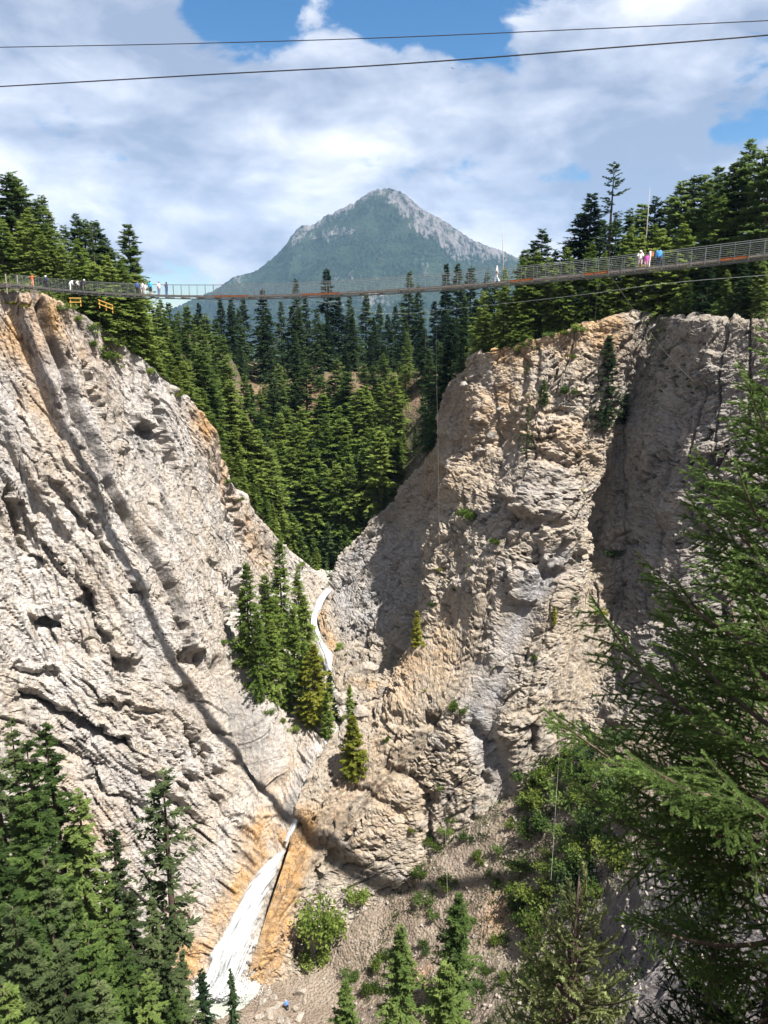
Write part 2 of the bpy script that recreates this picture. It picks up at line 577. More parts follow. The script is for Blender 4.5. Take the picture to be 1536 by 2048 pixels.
# left cliff: columns run from its rim down to the creek, from the near left to the far head of the gorge
LEFT = [
    [(-420, 545, 78), (-420, 1000, 76), (-420, 1500, 70), (-420, 2150, 60)],
    [(-130, 560, 95), (-120, 900, 93), (-100, 1300, 88), (-60, 1700, 80), (-20, 2100, 74)],
    [(-30, 580, 102), (20, 900, 101), (70, 1240, 97), (120, 1600, 90), (190, 2080, 79)],
    [(60, 590, 106), (130, 850, 105), (200, 1120, 102), (230, 1370, 97), (270, 1520, 94), (330, 2030, 82.5)],
    [(130, 610, 110), (190, 840, 110), (270, 1080, 107), (325, 1300, 103.5), (365, 1500, 98), (395, 1750, 91.5), (430, 2010, 86)],
    [(205, 658, 116), (265, 880, 116), (345, 1120, 112), (400, 1300, 108), (440, 1520, 100), (470, 1720, 94), (490, 1985, 87.4)],
    [(300, 735, 123), (345, 930, 122), (400, 1120, 118), (445, 1285, 113), (500, 1480, 105), (530, 1650, 98), (530, 1830, 93.4)],
    [(400, 828, 131), (415, 960, 130), (440, 1110, 126), (470, 1280, 119), (530, 1450, 110), (560, 1610, 102), (572, 1700, 97.6)],
    [(445, 935, 137), (465, 1050, 136), (490, 1170, 133), (510, 1330, 123), (575, 1460, 114), (592, 1560, 106), (604, 1610, 103)],
    [(505, 1030, 143), (525, 1120, 142), (545, 1220, 138), (565, 1330, 129), (615, 1430, 118), (640, 1475, 112), (652, 1495, 110)],
    [(565, 1092, 149), (582, 1160, 148), (595, 1230, 143), (615, 1310, 136), (655, 1380, 124), (690, 1420, 118.5), (712, 1440, 117.5)],
    [(610, 1130, 153), (622, 1175, 152), (628, 1225, 147), (640, 1290, 139), (672, 1330, 134), (690, 1350, 132.5)],
    [(645, 1150, 158), (650, 1172, 156), (656, 1200, 151), (660, 1240, 146), (668, 1262, 144.5), (672, 1270, 144)],
]
RIGHT = [
    [(690, 1115, 160), (680, 1140, 158), (668, 1165, 155.5), (655, 1190, 153)],
    [(800, 990, 160), (765, 1080, 156), (700, 1180, 151), (650, 1225, 147), (642, 1245, 145)],
    [(850, 935, 156), (810, 1060, 150), (740, 1200, 143), (690, 1290, 138), (660, 1330, 135)],
    [(890, 875, 149), (860, 1020, 142.5), (810, 1180, 137), (740, 1310, 131), (690, 1400, 122)],
    [(935, 738, 139), (912, 900, 134.5), (870, 1090, 130.5), (835, 1230, 126.5), (790, 1370, 118.5), (752, 1432, 116)],
    [(990, 702, 126), (945, 880, 126), (898, 1070, 123), (862, 1220, 119.5), (810, 1365, 115.5), (770, 1425, 112.5), (690, 1470, 111.5), (640, 1510, 109)],
    [(1060, 682, 123.5), (1000, 900, 120.5), (940, 1100, 116), (890, 1280, 111.5), (810, 1430, 107.5), (690, 1540, 105.5), (605, 1605, 103.2)],
    [(1115, 664, 121), (1045, 900, 116), (980, 1130, 110.5), (910, 1340, 106), (770, 1530, 103), (650, 1630, 101.5), (580, 1690, 98.6)],
    [(1165, 653, 120), (1090, 900, 114), (1010, 1150, 108), (930, 1380, 103), (800, 1560, 100.8), (680, 1680, 99.4), (600, 1780, 96), (520, 1900, 90.8), (480, 1990, 87.2)],
    [(1215, 644, 119), (1145, 880, 114), (1060, 1150, 106.5), (980, 1400, 101), (840, 1600, 99.4), (725, 1740, 98.2), (640, 1800, 95.8), (590, 1900, 91.5), (535, 2010, 86.6)],
    [(1280, 633, 119), (1205, 850, 116), (1165, 1000, 112), (1105, 1220, 104), (1035, 1420, 99.5), (940, 1580, 98.4), (840, 1720, 97.4), (740, 1830, 95.5), (650, 1990, 90)],
    [(1330, 634, 117), (1255, 830, 119), (1200, 1000, 118), (1170, 1220, 109), (1110, 1400, 101.5), (1030, 1570, 98.4), (960, 1690, 98), (870, 1850, 96)],
    [(1385, 640, 110), (1320, 820, 113), (1265, 1000, 113), (1225, 1220, 109), (1175, 1400, 103), (1110, 1540, 99.4), (1050, 1700, 98)],
    [(1440, 648, 105), (1400, 820, 104), (1365, 1000, 103.5), (1320, 1220, 102), (1265, 1400, 99), (1205, 1560, 97.5), (1160, 1720, 97)],
    [(1540, 652, 101), (1520, 850, 99), (1500, 1100, 97), (1440, 1380, 94), (1360, 1600, 93)],
    [(1720, 652, 96), (1720, 900, 93), (1690, 1200, 90), (1600, 1500, 87)],
    [(2000, 650, 86), (2020, 900, 84), (2000, 1200, 82), (1900, 1500, 78)],
]


def with_back(cols, back=(0, 2.2, -1.6)):
    out = []
    for c in cols:
        q = [P(*a) for a in c]
        q.insert(0, q[0] + np.array(back))
        out.append(q)
    return out


def polyline(px, py, line):
    """signed distance (photo pixels, + to the right going down) and run 0..1 along a polyline"""
    best = np.full(px.shape, 1e9); sg = np.zeros(px.shape); run = np.zeros(px.shape)
    L = np.array(line, float)
    seg = np.linalg.norm(np.diff(L, axis=0), axis=1); cum = np.concatenate([[0], np.cumsum(seg)]) / seg.sum()
    for k in range(len(L) - 1):
        a, b = L[k], L[k + 1]
        d = b - a
        t = np.clip(((px - a[0]) * d[0] + (py - a[1]) * d[1]) / (d @ d), 0, 1)
        dx, dy = px - (a[0] + t * d[0]), py - (a[1] + t * d[1])
        dist = np.hypot(dx, dy)
        s = np.sign(-(d[0] * (py - a[1]) - d[1] * (px - a[0])))
        n = dist < best
        best = np.where(n, dist, best); sg = np.where(n, s, sg)
        run = np.where(n, cum[k] + t * (cum[k + 1] - cum[k]), run)
    return best * sg, run


def ellipse(px, py, cx, cy, rx, ry, ang=0.0):
    c, s = math.cos(rad(ang)), math.sin(rad(ang))
    dx, dy = px - cx, py - cy
    return np.exp(-(((dx * c + dy * s) / rx)**2 + ((-dx * s + dy * c) / ry)**2))


def saw(x):
    f = x - np.floor(x)
    return np.where(f < 0.10, f / 0.10 * 0.90, 1 - f)


def make_left():
    nu, nv = 440, 780
    G = patch(with_back(LEFT), nu, nv)
    N = grid_normals(G)
    N = np.where((N @ np.array((0.6, -0.6, 0.3)))[..., None] < 0, -N, N)
    px, py = project(G)
    p = G
    # cliff co-ordinates: a across the slabs, b down their dip
    a = p[..., 0] * 0.85 + p[..., 1] * 0.5 + p[..., 2] * 0.30
    b = -p[..., 2]
    warp = fbm(p / 13.0, 3)
    q = np.stack([a / 4.2, b / 17.0, p[..., 1] / 14], -1)
    low = sstep(py - 1330 - 0.10 * (px - 200) + 40 * warp, -40, 90) * sstep(px, 640, 480)    # bedded lower part
    d = 0.9 * fbm(p / 21.0, 3)
    z0 = 0 * b
    up = 0.75 * saw(a / 5.5 + 0.9 * warp + 0.12 * fbm(p / 5, 2)) * sstep(fbm(q * 0.8 + 5, 2), -0.1, 0.35)
    up += 0.40 * saw(a / 1.9 + 1.2 * warp + 0.15 * fbm(p / 3, 2)) * sstep(fbm(q * 1.3 + 3, 2), -0.02, 0.3)
    qa = np.stack([a / 1.5, b / 6.5, z0], -1) + 0.35 * warp[..., None]
    c1, e1 = voro(np.stack([a / 2.4, b / 6.0, z0], -1) + 0.25 * warp[..., None])
    up += 0.5 * (c1 - 0.5) * sstep(fbm(p / 9 + 2, 2), -0.4, 0.3)
    c3, e3 = voro(np.stack([a / 0.9, b / 2.6, z0 + 7], -1) + 0.3 * warp[..., None])
    up += 0.28 * (c3 - 0.5)
    slit = sstep(perlin(qa + 21.0) + 0.35 * perlin(qa * 2.7), 0.42, 0.62) * sstep(fbm(p / 8 + 31, 2), -0.25, 0.25)
    up -= 0.75 * slit
    slit2 = sstep(perlin(np.stack([a / 0.6, b / 3.0, z0 + 3], -1) + 0.3 * warp[..., None]), 0.40, 0.55)
    up -= 0.35 * slit2
    crk = np.abs(perlin(np.stack([a / 3.2, b / 16.0, z0 + 9], -1) + 0.3 * warp[..., None]))
    up -= 0.45 * sstep(crk, 0.05, 0.0)
    # beds of the lower part dip to the right
    s = (p[..., 2] + 1.05 * p[..., 0] - 0.1 * p[..., 1]) * 0.8
    s = s + 0.7 * fbm(p / 9.0, 3)
    bx = p[..., 0] - 0.5 * p[..., 2]
    ld = 0.6 * saw(-s / 2.9) * sstep(fbm(p / 8 + 23, 2), -0.3, 0.3) + 0.42 * saw(-s / 0.95 + 0.25 * warp) * sstep(fbm(p / 5 + 13, 2), -0.35, 0.3)
    c2, e2 = voro(np.stack([s / 1.1, bx / 5.0, z0], -1))
    c4, e4 = voro(np.stack([s / 0.5, bx / 2.2, z0 + 4], -1))
    ld += 0.75 * (c2 - 0.5) + 0.35 * (c4 - 0.5)
    lslit = sstep(perlin(np.stack([s / 0.95, bx / 6.0, z0 + 2], -1)) + 0.3 * perlin(np.stack([s / 0.4, bx / 2.0, z0], -1)), 0.30, 0.55)
    ld -= 1.15 * lslit
    d += up * (1 - low) + ld * low
    d += 0.16 * ridged(p / np.array((1.3, 1.3, 2.4)), 3) * sstep(fbm(p / 4 + 40, 2), -0.4, 0.3) + 0.07 * fbm(p / 0.4, 2)
    wx, wy = px + 13 * fbm(p / 2.2, 3), py + 13 * fbm(p / 2.2 + 50, 3)
    # the long crack: the slab on its right stands proud
    dist, run = polyline(px, py, [(70, 590), (105, 680), (135, 760), (165, 850), (205, 950), (255, 1020), (300, 1100), (345, 1190), (365, 1250)])
    wob = dist + 7 * perlin(p / 7.0) + 2.5 * perlin(p / 2.5)
    d += 1.0 * sstep(wob, 2, 6) * np.exp(-np.maximum(wob, 0) / 90.0) * sstep(run, 1.0, 0.85)
    d -= 1.9 * np.exp(-((wob + 3) / 8.0)**4) * sstep(run, 1.0, 0.93)
    for ln_ in ([(345, 1190), (372, 1310), (395, 1330)], [(175, 720), (185, 790), (192, 850)], [(0, 960), (28, 1010), (60, 1110), (105, 1140)], [(100, 960), (150, 1020), (205, 1075)],
                [(160, 1190), (182, 1225), (176, 1180)], [(300, 790), (320, 850), (345, 960)], [(190, 1250), (215, 1290), (240, 1330)], [(455, 970), (480, 1060), (490, 1110)], [(470, 1130), (478, 1210), (462, 1260)]):
        dist, run = polyline(wx, wy, ln_)
        ends = sstep(run, 0, 0.15) * sstep(run, 1, 0.85)
        d += 0.9 * sstep(dist, 1, 5) * np.exp(-np.maximum(dist, 0) / 40.0) * ends
        d -= 1.5 * np.exp(-((dist + 4) / 8.0)**2) * ends
    # hollows under overhanging noses
    for cx, cy, rx, ry, dep, ang in ((288, 868, 24, 15, 3.4, -10), (92, 1246, 26, 12, 3.0, -5), (45, 1050, 22, 75, 2.6, -28),
                                     (110, 1120, 10, 50, 2.2, -35), (275, 1185, 26, 9, 2.0, 40), (385, 1315, 24, 12, 2.6, 20),
                                     (250, 1330, 34, 11, 2.2, 15), (175, 1200, 9, 24, 1.8, -20), (190, 1050, 10, 34, 1.6, -25)):
        e = ellipse(wx, wy, cx, cy, rx, ry, ang)
        d -= 0.75 * dep * sstep(e, 0.35, 0.65)
        d += 0.5 * dep * sstep(ellipse(wx, wy, cx - 2, cy - ry * 2.1, rx * 1.3, ry * 1.5, ang), 0.3, 0.6)
    # overhang band above the bedded part
    for line, dep in (([(30, 1375), (80, 1395), (150, 1440), (230, 1480), (270, 1490)], 3.2), ([(20, 1330), (70, 1350), (120, 1352)], 1.6),
                      ([(190, 1400), (260, 1415), (330, 1425)], 1.7), ([(270, 1520), (340, 1590), (420, 1660)], 1.6),
                      ([(380, 1455), (415, 1520), (435, 1555)], 2.4), ([(150, 1540), (230, 1590), (300, 1620)], 1.3), ([(300, 1430), (350, 1500), (390, 1580)], 1.4), ([(420, 1590), (470, 1640), (520, 1680)], 1.2),
                      ([(215, 1400), (300, 1470), (370, 1560)], 1.2), ([(60, 1450), (140, 1500), (220, 1540)], 1.3)):
        dist, run = polyline(wx, wy, line)
        ends = sstep(run, 0, 0.12) * sstep(run, 1, 0.88)
        d -= dep * np.exp(-(dist / 11.0)**2) * ends
        d += 0.5 * dep * sstep(-dist, -24, -10) * np.exp(-(dist / 30.0)**2) * (dist > 0) * ends
    # deep gully beside the ledge
    dist, run = polyline(px, py, [(440, 1300), (470, 1370), (495, 1450), (520, 1530), (545, 1600)])
    d -= 3.6 * np.exp(-((dist + 4) / 17.0)**2) * sstep(run, 0, 0.1) * sstep(run, 1.0, 0.7)
    d += 2.2 * np.exp(-((dist - 32) / 22.0)**2) * sstep(run, 0, 0.1) * sstep(run, 1.0, 0.8)
    # smooth pale wash beside the fall and the polished chute walls
    calm = np.clip(ellipse(px, py, 440, 1800, 90, 190, 28) * 1.2, 0, 1) * 0.55
    d *= 1 - calm
    V = np.arange(nv)[:, None] / (nv - 1) + 0 * px
    d = d * sstep(V, 0.0, 0.05)
    d -= d[:] * 0.0
    Q = G + N * d[..., None]
    me = mesh_arrays('cliff_left', Q.reshape(-1, 3), grid_quads(nv, nu))
    st = fbm(p / 6.0, 4)
    tint = np.zeros((nv, nu, 3))
    tan = 0.9 * np.exp(-((px - 60 - (py - 600) * 0.16) / 55.0)**2) * sstep(py, 1000, 620)
    tan += 0.75 * ellipse(px, py, 20, 640, 90, 60)
    tan += 0.85 * ellipse(px, py, 405, 850, 26, 50, -15) + 0.8 * ellipse(px, py, 445, 960, 18, 50, -15) + 0.75 * ellipse(px, py, 505, 1080, 20, 70, -20)
    tan += 0.55 * ellipse(px, py, 205, 700, 60, 60) + 0.9 * ellipse(px, py, 540, 1600, 26, 75, 22) + 0.6 * ellipse(px, py, 360, 1900, 60, 110, 20)
    tan += 0.8 * ellipse(px, py, 520, 1675, 40, 26) + 0.45 * ellipse(px, py, 170, 1690, 110, 80)
    dist, run = polyline(px, py, [(560, 1700), (480, 1800), (420, 1900), (390, 1990)])
    tan += 0.9 * np.exp(-(np.abs(dist + 18) / 26.0)**2)
    tint[..., 0] = np.clip(tan * (0.75 + 0.9 * st), 0, 1)
    tint[..., 1] = np.clip(0.55 * sstep(fbm(np.stack([a / 5, b / 30, b * 0], -1) + 3.3, 4), 0.05, 0.5) * sstep(px, 430, 250), 0, 1)
    dk = 1.25 * np.exp(-((polyline(px, py, [(70, 590), (105, 680), (135, 760), (165, 850), (205, 950), (255, 1020), (300, 1100), (345, 1190), (365, 1250)])[0] + 4 + 7 * perlin(p / 7.0) + 2.5 * perlin(p / 2.5)) / 7.5)**2) + 0.45 * slit * (1 - low) + 0.5 * lslit * low  # shadow of the crack and slits painted dark into the stone
    dk += 0.55 * np.exp(-((polyline(px, py, [(480, 1370), (500, 1450), (530, 1560)])[0]) / 26.0)**2)  # gully shadow painted in as dark colour
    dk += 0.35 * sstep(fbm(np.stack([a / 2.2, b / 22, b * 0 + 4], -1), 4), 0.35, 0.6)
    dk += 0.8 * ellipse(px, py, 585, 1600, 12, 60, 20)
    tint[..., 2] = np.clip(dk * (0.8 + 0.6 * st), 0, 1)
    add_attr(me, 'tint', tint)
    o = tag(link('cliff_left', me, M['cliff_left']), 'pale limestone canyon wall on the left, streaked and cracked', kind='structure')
    return o


def make_right():
    nu, nv = 600, 640
    G = patch(with_back(RIGHT, (0, 2.4, -1.4)), nu, nv)
    N = grid_normals(G)
    N = np.where((N @ np.array((-0.4, -0.7, 0.4)))[..., None] < 0, -N, N)
    px, py = project(G)
    p = G
    warp = fbm(p / 11.0, 3)
    UU = np.linspace(0, 1, nu)[None, :] * 74 + np.zeros((nv, 1)); VV = np.linspace(0, 1, nv)[:, None] * 82 + np.zeros((1, nu))
    d = 1.2 * fbm(p / 17.0, 3)
    d += 0.75 * ridged(np.stack([UU / 5.5 + 0.5 * warp, VV / 26.0, 0 * UU], -1), 3)
    d += 0.65 * saw(UU / 4.2 + 0.8 * warp + 0.1 * fbm(p / 4, 2)) * sstep(fbm(p / 10 + 77, 2), -0.2, 0.3)
    # beds: shelves, folded; angular blocks between joints
    s = p[..., 2] - 0.22 * p[..., 0] + 0.1 * p[..., 1] + 2.2 * warp
    d += 0.28 * saw(-s / 2.3) * sstep(fbm(p / 8 + 4, 2), -0.1, 0.4)
    c1, e1 = voro(np.stack([p[..., 0] / 2.5, p[..., 1] / 2.5, s / 1.7], -1) + 0.2 * warp[..., None])
    rub = sstep(fbm(p / 7 + 8, 2), -0.35, 0.35)
    d += 0.75 * (c1 - 0.5) * rub - 0.35 * sstep(e1, 0.12, 0.0) * rub
    c2, e2 = voro(np.stack([p[..., 0] / 1.05, p[..., 1] / 1.05, s / 0.75], -1) + 0.3 * warp[..., None])
    d += 0.4 * (c2 - 0.5) * sstep(fbm(p / 4 + 18, 2), -0.5, 0.3) - 0.18 * sstep(e2, 0.14, 0.0)
    pit = sstep(perlin(np.stack([p[..., 0] / 1.4, p[..., 1] / 1.4, s / 0.8], -1) + 5.5) + 0.4 * perlin(p / 0.5), 0.42, 0.62) * sstep(fbm(p / 6 + 60, 2), -0.15, 0.3)
    d -= 0.95 * pit
    gl = np.abs(perlin(np.stack([UU / 3.4, VV / 22.0, 0 * s + 2], -1) + 0.25 * warp[..., None]))
    d -= 0.6 * sstep(gl, 0.07, 0.0)
    d += 0.15 * ridged(p / np.array((1.5, 1.5, 1.0)), 3) + 0.07 * fbm(p / 0.4, 2)
    wx, wy = px + 10 * fbm(p / 2.0, 3), py + 10 * fbm(p / 2.0 + 50, 3)
    # flatter weathered slopes and the grey scree chutes
    ch1, r1 = polyline(px, py, [(1110, 1120), (1060, 1200), (1020, 1290), (985, 1400), (960, 1480), (1000, 1580)])
    ch2, r2 = polyline(px, py, [(960, 1330), (940, 1420), (985, 1500), (1010, 1600)])
    chute = np.clip(np.exp(-(ch1 / 26.0)**2) + 0.7 * np.exp(-(ch2 / 22.0)**2), 0, 1)
    calm = np.clip(chute * 0.9 + 0.55 * ellipse(px, py, 900, 1290, 90, 170, 25) + 0.5 * ellipse(px, py, 1150, 1280, 60, 110)
                   + 0.5 * ellipse(px, py, 1000, 790, 90, 60, -20), 0, 0.9)
    d *= 1 - 0.75 * calm
    d -= 1.1 * chute
    # dark crevice between the far bluff and the tan spur
    dist, run = polyline(px, py, [(905, 950), (868, 1050), (850, 1130), (838, 1210), (812, 1300), (778, 1390)])
    d -= 2.6 * np.exp(-((dist + 6) / 13.0)**2)
    d += 1.5 * np.exp(-((dist - 26) / 22.0)**2)
    # bluff folds
    # rocky outcrop in the middle with its shaded left side
    d += 2.6 * sstep(ellipse(wx, wy, 1085, 990, 72, 62, 10), 0.35, 0.55) - 2.2 * ellipse(wx, wy, 1005, 1000, 30, 45)
    d += 2.0 * sstep(ellipse(wx, wy, 1110, 1090, 40, 60, 10), 0.35, 0.55)
    d += 1.6 * sstep(ellipse(wx, wy, 1050, 1170, 36, 40, 10), 0.35, 0.55)
    d += 1.3 * sstep(ellipse(wx, wy, 930, 820, 55, 75, 20), 0.35, 0.6)
    d += 1.2 * sstep(ellipse(wx, wy, 1125, 880, 45, 50, 0), 0.35, 0.55)
    # hollows and cracks
    for line, dep, wd in (([(1045, 700), (1052, 760), (1050, 800)], 1.2, 8), ([(845, 1440), (880, 1445)], 2.2, 12), ([(900, 1440), (930, 1450), (990, 1500)], 1.6, 12),
                     ([(850, 1590), (856, 1660), (850, 1700)], 2.2, 10), ([(1060, 1440), (1056, 1500)], 1.8, 9), ([(960, 1550), (975, 1590)], 1.6, 9),
                     ([(640, 1740), (632, 1800)], 1.6, 8), ([(600, 1700), (640, 1700), (690, 1720), (750, 1760)], 1.2, 16), ([(760, 1530), (830, 1560), (880, 1620)], 0.9, 10),
                     ([(690, 1560), (760, 1600), (820, 1640)], 0.9, 10), ([(700, 1330), (745, 1340), (800, 1300)], 1.8, 16), ([(1040, 640 + 190), (985, 900)], 1.0, 12)):
        dist, run = polyline(wx, wy, line)
        wob = dist
        ends = sstep(run, 0, 0.12) * sstep(run, 1, 0.88)
        d -= dep * np.exp(-(wob / wd)**2) * ends
    dist, run = polyline(px, py, [(655, 1480), (620, 1540), (605, 1600), (590, 1660)])
    d += 1.3 * np.exp(-((dist + 22) / 18.0)**2)                # lip that overhangs the slot
    # hollow under the bush by the pool
    d -= 2.6 * sstep(ellipse(px, py, 605, 1905, 22, 48, 8), 0.3, 0.8)
    d -= 2.2 * sstep(ellipse(px, py, 1225, 1480, 30, 40, 0), 0.3, 0.8)
    calm2 = np.clip(1.3 * ellipse(px, py, 560, 1790, 40, 130, 22), 0, 1)
    d = d * (1 - 0.6 * calm2)
    V = np.arange(nv)[:, None] / (nv - 1) + 0 * px
    d = d * sstep(V, 0.0, 0.05)
    Q = G + N * d[..., None]
    me = mesh_arrays('cliff_right', Q.reshape(-1, 3), grid_quads(nv, nu))
    st = fbm(p / 5.0, 4)
    tint = np.zeros((nv, nu, 3))
    V = np.arange(nv)[:, None] / (nv - 1) + 0 * px
    rim = sstep(V, 0.13, 0.05) * sstep(px, 960, 1000) * sstep(px, 1290, 1220)
    tan = 0.9 * rim + 0.55 * ellipse(px, py, 990, 800, 90, 90) + 0.6 * ellipse(px, py, 850, 1330, 50, 130, 30)
    tan += 0.55 * ellipse(px, py, 1110, 880, 60, 50) + 0.4 * ellipse(px, py, 890, 960, 60, 60)
    tan += 0.45 * ellipse(px, py, 720, 1600, 120, 90)
    dist, run = polyline(px, py, [(592, 1640), (575, 1720), (555, 1800), (535, 1880), (510, 1980)])
    tan += 2.2 * np.exp(-((dist - 6) / 30.0)**2) * sstep(py, 1590, 1660)
    tan += 0.9 * np.exp(-(polyline(px, py, [(640, 1210), (650, 1260), (672, 1300), (665, 1335)])[0] / 12.0)**2) * sstep(py, 1400, 1350)
    tan += 0.5 * ellipse(px, py, 745, 1375, 40, 10)
    tint[..., 0] = np.clip(tan * (0.8 + 0.7 * st), 0, 1)
    g = 0.9 * chute + 0.85 * sstep(ellipse(px, py, 770, 1160, 110, 150, 30), 0.25, 0.7) * sstep(px, 880, 845)
    g += 0.7 * ellipse(px, py, 1050, 1170, 50, 40) + 0.5 * ellipse(px, py, 1080, 990, 70, 60) + 0.55 * sstep(px, 1190, 1290) * sstep(py, 640, 800)
    tint[..., 1] = np.clip(g * (0.85 + 0.5 * st), 0, 1)
    dk = 0.7 * np.exp(-((polyline(px, py, [(900, 960), (868, 1050), (840, 1200), (800, 1340), (770, 1400)])[0] + 3) / 14.0)**2)  # shade in the crevice painted into the colour
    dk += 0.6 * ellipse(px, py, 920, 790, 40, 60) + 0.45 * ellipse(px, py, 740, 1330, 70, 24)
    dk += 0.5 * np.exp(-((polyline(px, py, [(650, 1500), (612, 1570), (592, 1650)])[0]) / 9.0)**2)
    dk += 0.5 * sstep(px, 1185, 1270) + 0.55 * pit + 0.4 * sstep(gl, 0.06, 0.0)  # shade of the recess, pits and gullies put into the colour
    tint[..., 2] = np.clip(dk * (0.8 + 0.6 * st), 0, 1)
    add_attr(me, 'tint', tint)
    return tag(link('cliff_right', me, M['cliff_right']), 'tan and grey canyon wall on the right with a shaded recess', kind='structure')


class Field:
    """thin-plate height field through scattered points"""
    def __init__(s, pts3, lam=0.02):
        p = np.array(pts3, float)
        s.c = p[:, :2] / 50.0
        n = len(p)
        d = np.linalg.norm(s.c[:, None] - s.c[None], axis=-1)
        A = np.zeros((n + 3, n + 3))
        A[:n, :n] = s.phi(d) + lam * np.eye(n) * 0.05
        A[:n, n] = 1; A[:n, n + 1:] = s.c; A[n, :n] = 1; A[n + 1:, :n] = s.c.T
        s.w = np.linalg.solve(A, np.concatenate([p[:, 2], np.zeros(3)]))
    @staticmethod
    def phi(d):
        return np.where(d > 1e-9, d * d * np.log(np.maximum(d, 1e-9)), 0.0)
    def __call__(s, x, y):
        x = np.asarray(x, float); q = np.stack([x.reshape(-1), np.asarray(y, float).reshape(-1)], 1) / 50.0
        out = np.zeros(len(q)); n = len(s.c)
        for k in range(0, len(q), 20000):
            b = q[k:k + 20000]
            d = np.linalg.norm(b[:, None] - s.c[None], axis=-1)
            out[k:k + 20000] = s.phi(d) @ s.w[:n] + s.w[n] + b @ s.w[n + 1:]
        return out.reshape(x.shape)


cliff_left = make_left()
cliff_right = make_right()

rimL = np.array([P(*c[0]) for c in LEFT])
rimR = np.array([P(*c[0]) for c in RIGHT])
ctl = []
for r in list(rimL[1:]) + list(rimR[1:]):
    ctl.append(r + np.array((0, 2.0, -0.5)))
for q in ((660, 1150, 163), (640, 1128, 170), (640, 1105, 174), (600, 1000, 190), (700, 975, 190), (560, 960, 192), (640, 880, 205), (720, 880, 203), (620, 775, 214), (620, 752, 218), (700, 775, 212), (800, 775, 204),
          (880, 850, 168), (820, 950, 168), (800, 880, 188), (750, 1045, 168), (900, 745, 180), (940, 720, 164)):
    ctl.append(P(*q))
for px, py, Y, dz in ((560, 1040, 168, -4), (500, 900, 162, -7), (440, 800, 158, -7), (500, 850, 178, -9), (420, 740, 180, -7), (330, 680, 172, -5), (480, 770, 205, -4), (350, 700, 150, -6)):
    ctl.append(P(px, py, Y) + np.array((0, 0, dz)))
for x, y, z in ((-50, 118, 6.2), (-62, 130, 7.5), (-90, 120, 9), (-60, 160, 3), (-42, 165, -4), (-80, 200, 4), (-120, 260, 3), (-120, 140, 10), (-40, 200, -5), (-50, 240, -9),
                (-20, 225, -10), (0, 225, -10.5), (25, 215, -9.5), (45, 220, -8), (0, 300, -11), (-60, 340, -10), (70, 340, -9), (0, 345, -12), (130, 300, 2), (-130, 345, 0),
                (25, 150, -2.0), (40, 130, 2.5), (60, 120, 7.5), (60, 180, 0), (90, 130, 13), (130, 140, 18), (45, 112, 2.6), (75, 105, 9), (100, 90, 11), (130, 80, 14)):
    ctl.append(np.array((x, y, z)))
valley = Field(ctl)


def make_valley():
    xs = np.linspace(-130, 140, 300); ys = np.linspace(78, 346, 300)
    X, Y = np.meshgrid(xs, ys)
    Z = valley(X, Y)
    p = np.stack([X, Y, Z], -1)
    Z = Z + 0.9 * fbm(p / 9.0, 4) + 0.25 * fbm(p / 1.8, 2)
    ok = np.ones(X.shape, bool)
    ylim = np.interp(X, np.concatenate([rimL[:, 0], rimR[:, 0]]), np.concatenate([rimL[:, 1], rimR[:, 1]]))
    ok = Y > ylim + 0.8
    Q = grid_quads(*X.shape)
    keep = ok.reshape(-1)[Q].all(axis=1)
    V = np.stack([X, Y, Z], -1)
    me = mesh_arrays('hillside', V.reshape(-1, 3), Q[keep])
    px, py = project(V)
    tint = np.zeros(X.shape + (3,))
    bare = np.clip(1.2 * ellipse(px, py, 620, 800, 60, 60) + ellipse(px, py, 780, 790, 120, 40) + ellipse(px, py, 505, 800, 30, 50), 0, 1)
    tint[..., 1] = (1 - bare) * 0.55 * np.clip(0.7 + fbm(p / 6, 3), 0, 1)
    tint[..., 0] = 0.25 * bare
    add_attr(me, 'tint', tint)
    return tag(link('hillside', me, M['soil'], ), 'forested hillside and plateau behind the gorge', kind='structure')


hillside = make_valley()

ctl = [P(*q) for q in (
    (400, 1990, 86.5), (480, 2000, 85.8), (560, 2005, 84.5), (300, 2000, 84), (575, 2030, 83.6), (640, 1975, 88.5), (700, 2048, 80.5), (700, 1880, 91.5), (800, 1900, 88), (770, 1790, 95.6),
    (850, 1720, 97.6), (930, 1660, 97.6), (1000, 1620, 96.5), (1100, 1560, 96.5), (1180, 1490, 97.0), (1000, 1800, 86), (1000, 2000, 71), (1100, 1800, 81), (900, 2040, 73),
    (1200, 2048, 58), (1250, 1800, 66), (1230, 1640, 82), (1330, 1640, 77), (1200, 1900, 68), (1320, 1960, 50))]
ctl += [np.array(q, float) for q in (
    (-30, 92, -91), (0, 104, -88), (15, 106, -74), (30, 105, -62), (48, 95, -52), (60, 85, -42), (75, 70, -32), (46, 74, -38), (45, 58, -36), (62, 48, -20), (85, 50, 2), (85, 62, 6), (95, 70, 10), (100, 40, 4),
    (-22, 66, -76), (-30, 60, -71), (-45, 66, -70), (-52, 74, -66), (-60, 60, -56), (-40, 45, -58), (-60, 35, -45), (-20, 40, -62), (-80, 80, -50), (-80, 30, -40),
    (0, 0, -2.2), (5, 0, -2.4), (-6, 0, -3), (0, -12, -1.8), (12, -4, -1.0), (0, 3, -4.5), (0, 8, -14), (5, 8, -12.4), (10, 10, -13), (4, 12, -19), (0, 25, -42), (10, 30, -45), (9, 15, -21), (20, 30, -37),
    (30, 38, -37), (15, 55, -60), (-12, 10, -18), (-30, 10, -25), (30, 10, -10), (40, 20, -12), (-10, 60, -76), (-60, -10, -10), (60, -10, 4), (0, -40, 0), (-60, -40, 0), (70, -40, 4), (5, 75, -77))]
gfield = Field(ctl)


